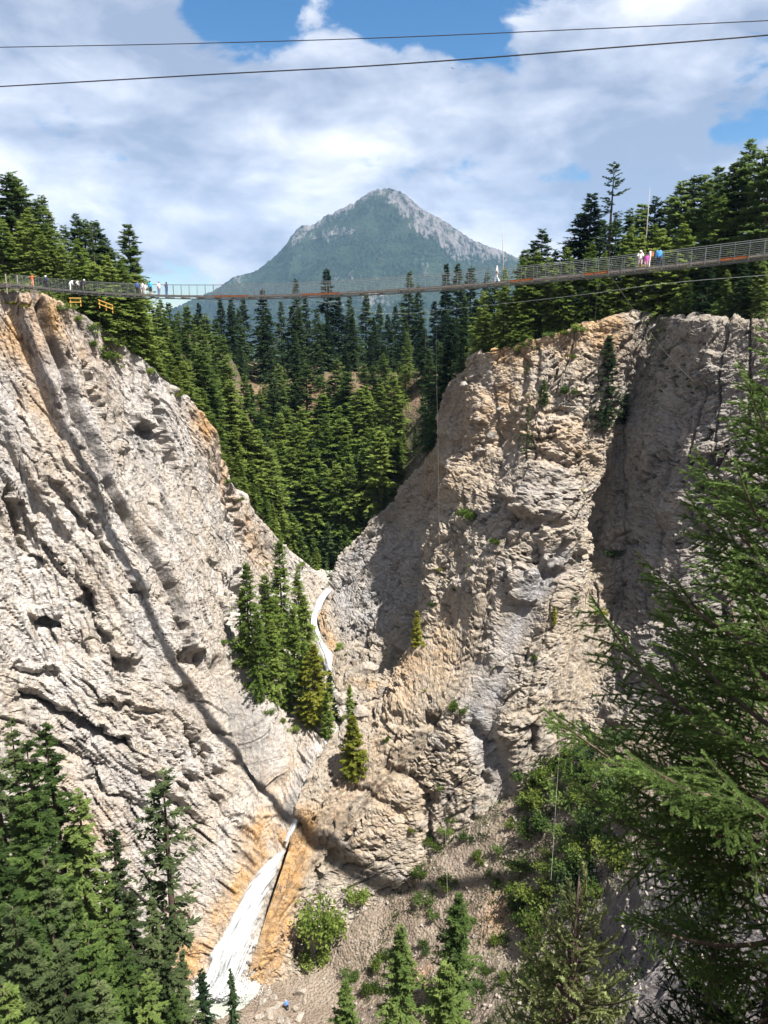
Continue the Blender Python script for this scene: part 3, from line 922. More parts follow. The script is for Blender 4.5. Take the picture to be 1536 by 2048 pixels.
def make_ground():
    xs = np.linspace(-85, 100, 420); ys = np.concatenate([np.linspace(-40, 40, 90)[:-1], np.linspace(40, 106, 300)])
    X, Y = np.meshgrid(xs, ys)
    Z = gfield(X, Y)
    p = np.stack([X, Y, Z], -1)
    far = sstep(Y, 20, 45)
    Z = Z + (0.55 * fbm(p / 6.0, 4) + 0.35 * ridged(np.stack([(X * 0.7 + Y * 0.5) / 2.4, (X * 0.5 - Y * 0.7) / 9, Z / 9], -1), 3)) * far + 0.18 * fbm(p / 1.1, 3)
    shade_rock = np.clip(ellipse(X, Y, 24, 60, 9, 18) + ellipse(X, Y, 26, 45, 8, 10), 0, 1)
    c, e = voro(np.stack([X / 1.8, Y / 1.8, Z / 1.2], -1))
    Z = Z + shade_rock * 1.6 * (c - 0.5)
    d = np.hypot((X + 27.5) / 9.0, (Y - 86) / 6.5) + 0.15 * fbm(p / 3.0, 2)
    Z = np.where(d < 1, np.minimum(Z, -89.6), np.maximum(Z, -89.2 + 1.2 * (d - 1)))                      # plunge pool basin
    Q = grid_quads(*X.shape)
    V = np.stack([X, Y, Z], -1)
    me = mesh_arrays('talus_ground', V.reshape(-1, 3), Q)
    st = fbm(p / 4.0, 4)
    px, py = project(V)
    tint = np.zeros(X.shape + (3,))
    red = 0.7 * ellipse(px, py, 985, 1830, 40, 50, 30) + 0.5 * ellipse(px, py, 850, 1945, 30, 40) + 0.4 * ellipse(px, py, 1140, 1720, 40, 30)
    tint[..., 0] = np.clip(red * (0.6 + st), 0, 0.8) * (Y > 30)
    gr = 0.5 * sstep(px, 900, 1050) * sstep(py, 1500, 1600) * (Y > 40) + 0.7 * (X < -26) * (Y < 80)
    tint[..., 1] = np.clip(gr * (0.4 + 1.1 * st), 0, 0.85)
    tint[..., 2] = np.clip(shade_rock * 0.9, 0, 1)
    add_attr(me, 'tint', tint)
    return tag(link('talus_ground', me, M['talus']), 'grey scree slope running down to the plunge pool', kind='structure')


talus = make_ground()

# ---- far ground to the horizon and the mountain


def make_far():
    t = NT('far_forest')
    n = t.noise(0.05, 6, 0.7)
    c = t.mix(t.step(n, 0.35, 0.65), (0.018, 0.036, 0.016), (0.045, 0.07, 0.03))
    t.principled(c, 0.95, 0.05, t.bump(n, 1.0, 6.0))
    xs = np.linspace(-4300, 4300, 90); ys = 343 + np.linspace(0, 1, 70)**2 * 7000
    X, Y = np.meshgrid(xs, ys)
    p = np.stack([X, Y, 0 * X], -1)
    Z = -13.5 - np.minimum((Y - 343) * 0.02, 18) + 6 * fbm(p / 700.0, 3) * sstep(Y, 500, 1500)
    me = mesh_arrays('valley_ground', np.stack([X, Y, Z], -1).reshape(-1, 3), grid_quads(*X.shape), smooth=True)
    tag(link('valley_ground', me, t.m), 'wide forested valley floor reaching the mountain', kind='structure')


make_far()


def make_mountain():
    crest = [(120, 700), (230, 672), (345, 618), (395, 596), (440, 574), (470, 554), (505, 545), (545, 516), (570, 492), (585, 470), (602, 455), (622, 452), (655, 432), (700, 412), (728, 394),
             (745, 384), (775, 379), (800, 385), (818, 398), (850, 424), (880, 440), (915, 462), (955, 486), (1000, 503), (1060, 528), (1150, 560), (1300, 610), (1420, 680)]
    YC = 5500.0
    cp = np.array([P(x, y, YC) for x, y in crest])
    hump = [(420, 700), (520, 600), (560, 572), (620, 528), (680, 497), (740, 485), (800, 487), (860, 500), (910, 527), (960, 566), (1000, 610), (1050, 690)]
    YH = 4900.0
    hp = np.array([P(x, y, YH) for x, y in hump])
    xs = np.linspace(-2700, 2500, 560)
    ys = np.concatenate([np.linspace(3900, 5560, 330), np.linspace(5580, 7000, 60)])
    X, Y = np.meshgrid(xs, ys)
    p0 = np.stack([X, Y, 0 * X], -1)
    zc = pchip(cp[:, 0], cp[:, 2:3], xs)[:, 0]
    zh = pchip(hp[:, 0], hp[:, 2:3], xs)[:, 0]
    wx = 60 * fbm(p0 / 600.0, 3)
    rg = ridged(np.stack([(X + wx * 2 + (Y - YC) * 0.22) / 420.0, (Y) / 2200.0, 0 * X], -1), 4)
    dY = YC - Y
    slope = 0.74 + 0.0 * X
    body = zc[None] - np.where(dY > 0, dY * slope - 26 * sstep(dY, 0, 300) , -dY * 0.9) + (rg - 0.9) * 80 * sstep(np.abs(dY), 0, 260)
    # the dividing spur: forest to its left, bare slabs to its right
    a, b = P(735, 398, 5440), P(905, 525, 5000)
    tx = np.clip((X - a[0]) / (b[0] - a[0]), -0.2, 1.2)
    spY = a[1] + tx * (b[1] - a[1]); spZ = a[2] + tx * (b[2] - a[2])
    spur = spZ - np.abs(Y - spY) * 0.62 - 0.9 * np.maximum(a[0] - X, 0) - 0.7 * np.maximum(X - b[0], 0)
    front = zh[None] - np.abs(YH - Y) * np.where(Y < YH, 0.62, 0.3) + (rg - 0.9) * 22
    Z = np.maximum(body, front)
    which = front > body
    k = 22.0
    Z = np.maximum(Z, spur - 12)
    Z += 16 * fbm(p0 / 170.0, 4) * sstep(np.abs(dY), 0, 120) + 5 * fbm(p0 / 40.0, 3)
    V = np.stack([X, Y, Z], -1)
    px, py = project(V)
    spx = np.interp(py, [379, 400, 470, 525, 570], [752, 760, 835, 905, 945])
    rock = sstep(px - spx + 16 * fbm(p0 / 150, 3), -8, 26) * sstep(py, 545, 500) * (~which)
    dcrest = py - np.interp(px, [c[0] for c in crest], [c[1] for c in crest])
    rock = np.maximum(rock, sstep(dcrest, 22, 3) * sstep(px, 570, 600) * sstep(px, 860, 760))
    rock = np.maximum(rock, 0.9 * ellipse(px, py, 600, 475, 26, 18, -30))
    rock = np.maximum(rock, 0.75 * ellipse(px, py, 660, 470, 70, 12, -8))
    rock = np.maximum(rock, 0.7 * ellipse(px, py, 480, 560, 24, 10, -25))
    rock = np.maximum(rock, 0.7 * ellipse(px, py, 770, 600, 90, 22, 0)); rock = np.maximum(rock, 0.5 * ellipse(px, py, 700, 555, 50, 14, 0))
    rock = np.maximum(rock, 0.55 * ellipse(px, py, 850, 530, 40, 16, 10)); rock = np.maximum(rock, 0.6 * ellipse(px, py, 590, 520, 30, 8, -20))
    rs = np.random.RandomState(3)
    Z += (1 - np.clip(rock, 0, 1)) * rs.uniform(-5, 7, X.shape) + rock * 9 * ridged(np.stack([X / 38, Y / 240, 0 * X], -1), 2)
    V[..., 2] = Z
    me = mesh_arrays('mountain', V.reshape(-1, 3), grid_quads(*X.shape))
    add_attr(me, 'tint', np.stack([rock, 0 * rock, 0 * rock], -1))
    t = NT('mountain_slope')
    a = t.attr('tint')
    n1 = t.noise(0.02, 6, 0.7, stretch=(1.0, 0.25, 0.32))
    n2 = t.noise(0.055, 3, 0.7, stretch=(1.0, 0.4, 0.55))
    n3 = t.noise(0.006, 4, 0.6)
    forest = t.mix(t.step(n2, 0.38, 0.62), (0.005, 0.012, 0.009), (0.018, 0.034, 0.021))
    forest = t.mix(t.math('MULTIPLY', t.step(n3, 0.45, 0.62), 0.6), forest, (0.028, 0.042, 0.026))
    stone = t.mix(t.step(n1, 0.35, 0.65), (0.05, 0.049, 0.051), (0.125, 0.119, 0.118))
    f = t.math('ADD', t.math('MULTIPLY', a[0], 0.62), t.math('MULTIPLY', t.math('SUBTRACT', n2, 0.5), 2.0))
    f = t.math('ADD', f, t.math('MULTIPLY', t.math('SUBTRACT', n1, 0.5), 1.3))
    c = t.mix(t.step(f, 0.40, 0.62), forest, stone)
    t.principled(c, 0.95, 0.04, t.bump(n2, 1.0, 9.0))
    tag(link('mountain', me, t.m), 'forested pyramid mountain with a bare grey right flank', kind='structure')


make_mountain()

# ---------------------------------------------------------------- ray helpers against the terrain
bpy.context.view_layer.update()
_dg = bpy.context.evaluated_depsgraph_get()
BVH = {o.name: BVHTree.FromObject(o, _dg) for o in (cliff_left, cliff_right, hillside, talus)}


def cast(px, py):
    """terrain point met by the view ray of a photo pixel"""
    d = pdir(px, py)
    best = None
    for b in BVH.values():
        h = b.ray_cast(Vector((0, 0, 0)), d, 1000)
        if h[0] is not None and h[3] > 12 and (best is None or h[3] < best[1]): best = (h[0], h[3])
    return best[0] if best else None


def drop(x, y, z0=60, names=None):
    best = None
    for k, b in BVH.items():
        if names and k not in names: continue
        h = b.ray_cast(Vector((x, y, z0)), Vector((0, 0, -1)), 400)
        if h[0] is not None and (best is None or h[0].z > best): best = h[0].z
    return best

# ---------------------------------------------------------------- water
def water_material():
    t = NT('white_water')
    a = t.attr('edge')
    at = t.n.new('ShaderNodeAttribute'); at.attribute_name = 'flow'
    n1 = t.noise(1.0, 6, 0.68, vec=at.outputs['Color'], stretch=(3.4, 0.14, 1), dist=0.25)
    n2 = t.noise(1.0, 5, 0.7, vec=at.outputs['Color'], stretch=(1.1, 0.22, 1), dist=0.6)
    n3 = t.noise(2.6, 5, 0.75)
    f = t.math('ADD', t.math('ADD', t.math('MULTIPLY', n1, 0.58), t.math('MULTIPLY', n2, 0.34)), t.math('MULTIPLY', n3, 0.08))
    c = t.ramp(f, ((0.40, (0.17, 0.18, 0.19)), (0.48, (0.34, 0.35, 0.36)), (0.57, (0.58, 0.59, 0.60))))
    al = t.math('ADD', t.math('MULTIPLY', a[0], 1.5), t.math('MULTIPLY', t.math('SUBTRACT', f, 0.5), 4.2))
    al = t.step(al, 0.35, 1.45)
    t.principled(c, 0.7, 0.2, t.bump(f, 0.7, 0.35), alpha=al)
    return t.m


def pool_material():
    t = NT('pool_water')
    n = t.noise(1.2, 4, 0.6)
    c = t.mix(n, (0.22, 0.24, 0.21), (0.34, 0.35, 0.31))
    t.principled(c, 0.12, 0.5, t.bump(n, 0.25, 0.15))
    return t.m


M['water'] = water_material()
M['pool'] = pool_material()


def ribbon(name, left, right, label, lift=0.5, nu=26, nv=160, puff=0.5, inner=2, soft=0.55):
    """falling water: a sheet between two edge lines, thrown into strands"""
    cols = []
    for k in range(inner + 2):
        f = k / (inner + 1)
        c = []
        for l, r in zip(left, right):
            p = P(*l) * (1 - f) + P(*r) * f
            p = p + np.array((0, -lift * (0.4 + math.sin(math.pi * f)), 0.15 * math.sin(math.pi * f)))
            c.append(p)
        cols.append(c)
    G = patch(cols, nu, nv)
    N = grid_normals(G)
    N = np.where(N[..., 1:2] > 0, -N, N)
    U = np.linspace(0, 1, nu)[None, :] + np.zeros((nv, 1)); V = np.linspace(0, 1, nv)[:, None] + np.zeros((1, nu))
    wdt = np.linalg.norm(G[:, -1] - G[:, 0], axis=1)[:, None]
    d = puff * (0.5 * fbm(np.stack([U * wdt / 0.7, G[..., 2] / 5.0, 0 * U], -1), 3) + 0.15 * fbm(G / 0.9, 3))
    Q = G + N * d[..., None]
    e = np.minimum(U, 1 - U) * 2
    e = sstep(e + 0.28 * fbm(np.stack([U * wdt / 1.2, G[..., 2] / 2.6, 0 * U], -1), 3), -0.02, 0.6) * np.interp(U, [0, 0.2, 0.55, 1], [0.8, 1, 1, soft])
    e = e * sstep(V, -0.02, 0.05)
    back = G - N * 0.05
    me = mesh_arrays(name, Q.reshape(-1, 3), grid_quads(nv, nu), smooth=True)
    add_attr(me, 'edge', np.stack([e, e, e], -1))
    run = np.concatenate([[0], np.cumsum(np.linalg.norm(np.diff(G.mean(axis=1), axis=0), axis=1))])[:, None]
    add_attr(me, 'flow', np.stack([U * wdt, run + 0 * U, 0 * U], -1))
    return tag(link(name, me, M['water']), label, kind='structure')


ribbon('waterfall', [(562, 1684, 97.4), (534, 1716, 96.2), (494, 1762, 93.8), (456, 1822, 91.0), (414, 1895, 88.2), (392, 1950, 86.4), (366, 1984, 85.4)],
       [(578, 1690, 97.6), (570, 1716, 96.4), (552, 1762, 94.2), (535, 1822, 91.8), (520, 1895, 89.0), (505, 1950, 87.0), (490, 1982, 86.0)],
       'white waterfall sliding down the limestone into the plunge pool', 0.9, 44, 220, 0.6, soft=0.4)
ribbon('slot_fall', [(596, 1596, 102.9), (589, 1618, 101.9), (581, 1644, 100.3), (566, 1680, 98.2)],
       [(603, 1596, 102.6), (601, 1618, 101.4), (598, 1644, 99.8), (578, 1684, 97.6)], 'thin white chute in the dark slot above the waterfall', 0.2, 14, 80, 0.2)
ribbon('cascade', [(652, 1172, 151.5), (634, 1195, 147), (620, 1235, 142), (631, 1275, 137), (644, 1310, 132.5), (650, 1338, 130.5)],
       [(668, 1174, 151), (654, 1200, 146.4), (639, 1235, 141.5), (647, 1275, 136.5), (668, 1310, 131.7), (670, 1338, 129.7)],
       'white cascade tumbling round the grey bluff above the ledge trees', 0.9, 26, 150, 0.6)
ribbon('creek_step', [(738, 1398, 119.5), (742, 1415, 118), (745, 1436, 116.4)], [(768, 1398, 118.8), (764, 1415, 117.4), (758, 1436, 116)],
       'small grey waterfall under the dark overhang of the tan spur', 0.5, 16, 50, 0.3)


def creek_bed():
    """stone and water floor of the slot, so that the gorge is closed"""
    line = [(480, 1985, 86.6), (520, 1900, 90.6), (560, 1790, 95.6), (575, 1700, 98.8), (592, 1640, 102.6), (606, 1600, 104.8), (645, 1495, 111.6), (700, 1430, 118.5), (665, 1345, 134.5),
            (640, 1280, 141.5), (635, 1235, 146.5), (656, 1180, 155), (650, 1152, 161), (645, 1135, 168)]
    cols = [[], [], []]
    for q in line:
        c = P(*q)
        cols[0].append(c + np.array((-5, 2.5, 1.5))); cols[1].append(c + np.array((0, 1.5, -1.2))); cols[2].append(c + np.array((5, 2.5, 1.5)))
    G = patch(cols, 24, 240)
    G[..., 2] += 0.5 * fbm(G / 2.0, 3)
    me = mesh_arrays('creek_bed', G.reshape(-1, 3), grid_quads(240, 24))
    px, py = project(G)
    tn = np.clip(0.9 * sstep(py, 1540, 1650) + 0.5 * fbm(G / 4, 3), 0, 1)
    add_attr(me, 'tint', np.stack([tn, 0.4 * (1 - tn), 0.25 + 0 * tn], -1))
    tag(link('creek_bed', me, M['cliff_left']), 'wet rock bed of the creek through the gorge', kind='structure')
    # grey slack water at the head of the cascade
    a = [P(*q) for q in ((628, 1142, 163.5), (636, 1152, 160.5), (640, 1166, 156.2), (640, 1176, 153.6))]
    b = [P(*q) for q in ((690, 1140, 163.5), (692, 1152, 160.2), (684, 1166, 156), (670, 1176, 153.2))]
    G = patch([a, [(x + y) / 2 for x, y in zip(a, b)], b], 16, 30)
    tag(link('creek', mesh_arrays('creek', G.reshape(-1, 3), grid_quads(30, 16), smooth=True), M['pool']), 'pale slack creek water above the cascade', kind='structure')


creek_bed()


def make_pool():
    n, r = 72, 14
    V = []
    for k in range(r + 1):
        for j in range(n):
            a = 2 * math.pi * j / n
            V.append((-27.5 + 9.8 * k / r * math.cos(a) * (1 + 0.08 * math.sin(3 * a)), 86 + 7.6 * k / r * math.sin(a), -88.75 + 0.04 * math.sin(9 * a + k)))
    Q = []
    for k in range(r):
        for j in range(n):
            Q.append((k * n + j, k * n + (j + 1) % n, (k + 1) * n + (j + 1) % n, (k + 1) * n + j))
    tag(link('plunge_pool', mesh_arrays('plunge_pool', V, Q, smooth=True), M['pool']), 'milky green plunge pool below the waterfall', kind='structure')
    # spray where the fall lands
    rs = np.random.RandomState(5)
    k = 12000
    t = rs.uniform(0, 1, k)
    A, B = P(372, 1978, 86.2), P(500, 1985, 85.4)
    c = A[None] * (1 - t[:, None]) + B[None] * t[:, None]
    c = c + rs.normal(size=(k, 3)) * (1.2, 0.8, 0.4)
    c[:, 2] = c[:, 2] + np.abs(rs.normal(size=k)) * 1.3 * (1.3 - t) - 0.1
    s = rs.uniform(0.03, 0.10, k)[:, None]
    d1 = rs.normal(size=(k, 3)); d2 = rs.normal(size=(k, 3))
    d1 /= np.linalg.norm(d1, axis=1)[:, None]; d2 /= np.linalg.norm(d2, axis=1)[:, None]
    V = np.stack([c + d1 * s, c - d1 * s, c + d2 * s], 1).reshape(-1, 3)
    t = NT('spray_drops')
    t.principled((0.7, 0.71, 0.72), 0.7, 0.2)
    tag(link('spray', mesh_arrays('spray', V, tris=np.arange(3 * k).reshape(-1, 3)), t.m), 'white spray drifting at the foot of the waterfall', kind='stuff')


make_pool()

# ---------------------------------------------------------------- trees


def kites(base, dirn, side, L, W):
    """diamond sprays: (k,3) arrays -> vertices, quads"""
    L = L[:, None]; W = W[:, None]
    V = np.stack([base, base + dirn * L * 0.42 + side * W, base + dirn * L, base + dirn * L * 0.42 - side * W], 1)
    return V.reshape(-1, 3), np.arange(len(base) * 4).reshape(-1, 4)


def norm(v):
    return v / (np.linalg.norm(v, axis=-1)[..., None] + 1e-9)


def conifer_meshes(seed, H, R, base=0.12, step=0.5, nb=6, ncl=6, clump=0.55, up0=-12, up1=35, droop=0.25, power=0.85, gap=0.1, fans=2, spread=1.0, lean=0.0, lv=(0.62, 1.12), zj=0.0):
    """trunk and crown of a conifer: whorled branches hung with flat sprays; base at the origin"""
    rs = np.random.RandomState(seed)
    tr = MB()
    ph = rs.uniform(0, 6.28); bend = rs.uniform(0.0, 0.012) * H + lean
    axis = lambda z: np.array((bend * math.sin(2.2 * z / H + ph) - bend * math.sin(ph) + lean * (z / H)**1.5, bend * math.cos(1.7 * z / H + ph) - bend * math.cos(ph), z))
    r0 = 0.0125 * H + 0.05
    zs = np.linspace(-0.4, H * 0.985, 12)
    tr.tube([axis(z) for z in zs], [r0 * max(0.05, (1 - max(z, 0) / H))**0.8 * (1.35 if z < 0 else 1) for z in zs], 7)
    B, D, Sd, Ls, Ws = [], [], [], [], []
    z = base * H
    lob = rs.uniform(0, 6.28, 3)
    while z < H * 0.985:
        t = (z / H - base) / (1 - base)
        prof = (1 - t)**power * min(1.0, 0.5 + 2.6 * t)
        for k in range(rs.randint(nb - 1, nb + 2)):
            if rs.rand() < gap: continue
            az = rs.uniform(0, 2 * math.pi)
            ln = R * prof * rs.uniform(*lv) * (1 + 0.18 * math.sin(az * 2 + lob[0] + z * 0.5)) + 0.12
            pit = rad(up0 + (up1 - up0) * t + rs.uniform(-9, 9))
            d = np.array((math.cos(az) * math.cos(pit), math.sin(az) * math.cos(pit), math.sin(pit)))
            sd = np.array((-math.sin(az), math.cos(az), 0))
            n = max(2, int(round(ncl * min(1.0, 0.35 + ln / R))))
            s = (np.arange(n) + rs.uniform(0.1, 0.9, n)) / n
            s = 0.12 + 0.88 * s
            z0 = z + rs.uniform(-0.4, 0.4) * step * (1 + 2 * zj)
            o = axis(min(max(z0, 0), H))
            pos = o + d * (s * ln)[:, None] + np.array((0, 0, -1.0)) * (droop * ln * s**2)[:, None]
            for f in range(fans):
                a = rs.uniform(0.25, 1.15, n) * (1 if f % 2 else -1) * spread
                dr = d * np.cos(a)[:, None] + sd * np.sin(a)[:, None]
                dr[:, 2] += rs.uniform(-0.55, 0.2, n) - 0.3 * droop
                B.append(pos + rs.normal(size=(n, 3)) * 0.06 * clump); D.append(norm(dr))
                w = np.cross(D[-1], rs.normal(size=(n, 3)) * 0.45 + (0, 0, 1)); Sd.append(norm(w))
                L = clump * rs.uniform(0.6, 1.15, n) * (0.55 + 0.5 * (1 - s) + 0.15)
                L = L * (0.55 + 0.45 * min(1, ln / (0.5 * R)))
                Ls.append(L); Ws.append(L * rs.uniform(0.11, 0.21, n))
            B.append(pos[-1:]); D.append(norm(d[None] + (0, 0, -0.3 * droop))); Sd.append(norm(sd[None] + rs.normal(size=(1, 3)) * 0.3)); Ls.append(np.array([clump * 0.8 * min(1, 0.4 + ln / R)])); Ws.append(np.array([clump * 0.16]))
        z += step * rs.uniform(0.7, 1.3) * (0.75 + 0.35 * (1 - t))
    B.append(np.array([axis(H * 0.97)])); D.append(np.array([[0, 0, 1.0]])); Sd.append(np.array([[1.0, 0, 0]])); Ls.append(np.array([clump * 0.9])); Ws.append(np.array([clump * 0.15]))
    V, Q = kites(np.concatenate(B), np.concatenate(D), np.concatenate(Sd), np.concatenate(Ls), np.concatenate(Ws))
    tm = mesh_arrays('trunk', np.array(tr.v), tr.q, tr.t, True)
    cm = mesh_arrays('crown', V, Q)
    return tm, cm


class Kind:
    """a conifer kind: meshes by variant, and a factory of tree things"""
    def __init__(s, name, n, H, mats, seed, **kw):
        s.name, s.H = name, H
        s.var = []
        s.protos = {}
        for k in range(n):
            q = dict(kw)
            q['R'] = kw['R'] * (0.85 + 0.3 * ((k * 0.37) % 1)); q['gap'] = kw.get('gap', 0.1) * (0.6 + 0.9 * ((k * 0.61) % 1))
            tm, cm = conifer_meshes(seed + k, H, **q)
            tm.materials.append(M['bark'])
            s.var.append((tm, cm))
        s.mats = mats
    def make(s, loc, h, rz, rnd, label, group=None, mat=None, fat=1.0, cat='tree'):
        k = int(rnd * 997) % len(s.var)
        mat = mat or s.mats[int(rnd * 131) % len(s.mats)]
        e = empty(s.name, loc, (0, 0, rz), (h / s.H * fat, h / s.H * fat, h / s.H))
        tm, cm = s.var[k]
        t = bpy.data.objects.new('trunk', tm); COL.objects.link(t); t.parent = e
        c = bpy.data.objects.new('crown', cm); COL.objects.link(c); c.parent = e
        if len(cm.materials) == 0: cm.materials.append(mat)
        c.material_slots[0].link = 'OBJECT'; c.material_slots[0].material = mat
        return tag(e, label, cat, group)


K_far = Kind('spruce_tree', 6, 22.0, ['x'], 100, R=4.7, base=0.03, step=0.50, nb=7, ncl=7, zj=0.5, lv=(0.45, 1.15), clump=0.95, up0=-16, up1=30, droop=0.2, power=0.9, gap=0.10, fans=5)
K_mid = Kind('fir_tree', 8, 18.0, ['x'], 200, R=3.7, base=0.03, step=0.40, nb=6, ncl=7, clump=0.72, up0=-14, up1=36, droop=0.22, power=0.66, gap=0.12, fans=6, lv=(0.35, 1.2), zj=1.0)
K_near = Kind('fir_tree', 6, 20.0, ['x'], 300, R=2.7, base=0.05, step=0.50, nb=7, ncl=13, clump=0.40, up0=-16, up1=32, droop=0.34, power=0.7, gap=0.26, fans=8, lv=(0.35, 1.2), spread=1.0)
K_thin = Kind('pine_tree', 3, 20.0, ['x'], 400, R=2.4, base=0.22, step=0.62, nb=5, ncl=6, clump=0.5, up0=-6, up1=30, droop=0.1, power=0.45, gap=0.42, fans=7)
K_sap = Kind('young_fir', 4, 6.0, ['x'], 500, R=1.35, base=0.02, step=0.25, nb=6, ncl=6, clump=0.40, up0=-5, up1=42, droop=0.15, power=0.85, gap=0.08, fans=6)

R_ = random.Random(11)
_one = ['first', 'second', 'third', 'fourth', 'fifth', 'sixth', 'seventh', 'eighth', 'ninth']
ORD = _one + ['tenth', 'eleventh', 'twelfth', 'thirteenth', 'fourteenth', 'fifteenth', 'sixteenth', 'seventeenth', 'eighteenth', 'nineteenth']
for _t, _th in (('twenty', 'twentieth'), ('thirty', 'thirtieth'), ('forty', 'fortieth'), ('fifty', 'fiftieth'), ('sixty', 'sixtieth'), ('seventy', 'seventieth')):
    ORD += [_th] + [_t + '-' + x for x in _one]


_rim = np.concatenate([rimL, rimR])


def from_top(px, py, Y):
    """foot and height of a tree whose top shows at (px, py) and that stands at distance Y, never in front of the rims"""
    t = P(px, py, Y)
    if Y > 95:
        for _ in range(3):
            Y = max(Y, float(np.interp(t[0], _rim[:, 0], _rim[:, 1])) + 1.8)
            t = P(px, py, Y)
        z = drop(t[0], Y, names=('hillside',))
    else: z = drop(t[0], Y)
    if z is None: z = t[2] - 15
    return (t[0], Y, z - 0.25), t[2] - z + 0.25


def row(kind, tops, mat, what, where, group, hmin=5, hmax=30, fat=1.0, cat='tree'):
    """trees given by their tops, labelled by their place in the row from the left"""
    out = []
    for k, q in enumerate(sorted(tops)):
        px, py, Y = q[:3]
        m = q[3] if len(q) > 3 and q[3] else mat
        loc, h = from_top(px, py, Y)
        if not (hmin * 0.5 < h): continue
        h = min(max(h, hmin), hmax)
        out.append((kind, loc, h, m))
    for k, (kd, loc, h, m) in enumerate(out):
        lab = f'{what}, {ORD[k]} from the left {where}' if k < len(ORD) else f'{what}, far along {where}'
        kd.make(loc, h, R_.uniform(0, 6.28), R_.random(), lab, group, M[m], fat * R_.uniform(0.95, 1.35), cat)
    return out


def jit(x0, x1, n, prof, Y0, Y1, jy=14, jx=0.6):
    out = []
    for k in range(n):
        px = x0 + (x1 - x0) * (k + 0.5 + R_.uniform(-jx, jx)) / n
        out.append((px, prof(px) + R_.uniform(-jy, jy), R_.uniform(Y0, Y1)))
    return out


def lin(*p):
    return lambda x: float(np.interp(x, [q[0] for q in p], [q[1] for q in p]))


# plateau behind the gorge, under the mountain
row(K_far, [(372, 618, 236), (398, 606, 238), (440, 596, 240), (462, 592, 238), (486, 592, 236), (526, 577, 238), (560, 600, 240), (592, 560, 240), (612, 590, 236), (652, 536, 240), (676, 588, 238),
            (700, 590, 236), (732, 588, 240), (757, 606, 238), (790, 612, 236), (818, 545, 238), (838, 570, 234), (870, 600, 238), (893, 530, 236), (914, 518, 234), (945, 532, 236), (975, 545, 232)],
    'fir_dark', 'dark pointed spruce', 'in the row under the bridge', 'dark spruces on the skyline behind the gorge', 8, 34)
row(K_far, jit(350, 960, 20, lin((350, 640), (450, 625), (620, 625), (800, 640), (960, 600)), 219, 227), 'fir_dark', 'full-crowned dark spruce', 'in the second row', 'dark spruces of the second row', 8, 30)
row(K_far, [(405, 640, 200, 'fir'), (480, 690, 210), (540, 690, 213), (590, 660, 213), (640, 700, 214), (690, 690, 214), (740, 670, 214), (770, 690, 212), (815, 665, 206, 'fir'), (850, 655, 196), (885, 690, 190), (915, 640, 186), (945, 625, 180)],
    'fir_dark', 'dark spruce at the plateau edge', 'above the bare brown slope', 'spruces along the plateau edge', 6, 24)
# bowl behind the gorge
row(K_mid, [(545, 760, 198, 'fir_dark'), (590, 850, 190), (655, 770, 200, 'fir_dark'), (690, 760, 202, 'fir_dark'), (722, 800, 196), (760, 785, 196), (800, 800, 190), (845, 790, 182), (880, 770, 170), (830, 850, 176), (868, 805, 168)],
    'fir', 'green fir', 'in the upper row of the bowl', 'firs in the upper bowl', 6, 22)
row(K_mid, [(500, 770, 182, 'fir_dark'), (545, 880, 180), (600, 900, 183), (650, 815, 186), (690, 870, 182), (735, 855, 182), (765, 850, 180), (800, 880, 176), (625, 880, 180, 'fir_dark'), (715, 910, 178, 'fir_dark'), (775, 915, 172, 'fir')],
    'fir_light', 'tall green fir', 'in the middle row of the bowl', 'firs in the middle of the bowl', 8, 26)
row(K_mid, [(560, 950, 172), (598, 985, 171), (640, 955, 172), (672, 1000, 170, 'fir'), (705, 930, 171), (738, 985, 168), (770, 965, 165, 'fir'), (620, 1040, 168), (655, 1045, 167, 'fir_dark'), (690, 1050, 164), (632, 1095, 163, 'fir_light')],
    'fir', 'green fir', 'lowest in the bowl', 'firs at the bottom of the bowl', 5, 22)
row(K_mid, jit(490, 880, 18, lin((490, 760), (620, 735), (880, 720)), 200, 213, 22), 'fir', 'broad dark fir', 'along the top of the bare slope', 'firs along the top of the bare slope', 6, 22, 1.3)
row(K_mid, jit(500, 900, 20, lin((500, 800), (620, 800), (760, 770), (900, 740)), 186, 200, 30), 'fir_light', 'broad green fir', 'in the upper thicket of the bowl', 'firs of the upper bowl thicket', 6, 22, 1.35)
row(K_mid, jit(520, 830, 20, lin((520, 930), (640, 900), (830, 880)), 168, 182, 40), 'fir_light', 'broad green fir', 'in the lower thicket of the bowl', 'firs of the lower bowl thicket', 6, 22, 1.35)
# sunlit trees on the back of the left ridge
row(K_mid, [(300, 640, 136, 'fir'), (335, 655, 142), (352, 690, 140), (375, 720, 146), (398, 745, 150), (418, 770, 150), (450, 690, 158), (462, 760, 156), (490, 830, 156), (432, 800, 148), (515, 860, 158), (470, 850, 152),
            (540, 900, 160), (500, 915, 154), (525, 960, 156), (560, 985, 158), (545, 1010, 154), (585, 1030, 160), (600, 1060, 160, 'fir')],
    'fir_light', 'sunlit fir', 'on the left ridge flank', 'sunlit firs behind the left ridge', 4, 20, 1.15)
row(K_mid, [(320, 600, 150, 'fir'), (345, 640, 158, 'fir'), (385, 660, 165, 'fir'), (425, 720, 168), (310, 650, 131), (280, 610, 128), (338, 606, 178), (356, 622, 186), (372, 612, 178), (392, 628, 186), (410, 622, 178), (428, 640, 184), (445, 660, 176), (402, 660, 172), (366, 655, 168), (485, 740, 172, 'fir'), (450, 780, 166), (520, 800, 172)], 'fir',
    'green fir', 'behind the sunlit ridge firs', 'firs behind the sunlit row on the left ridge', 5, 20, 1.1)
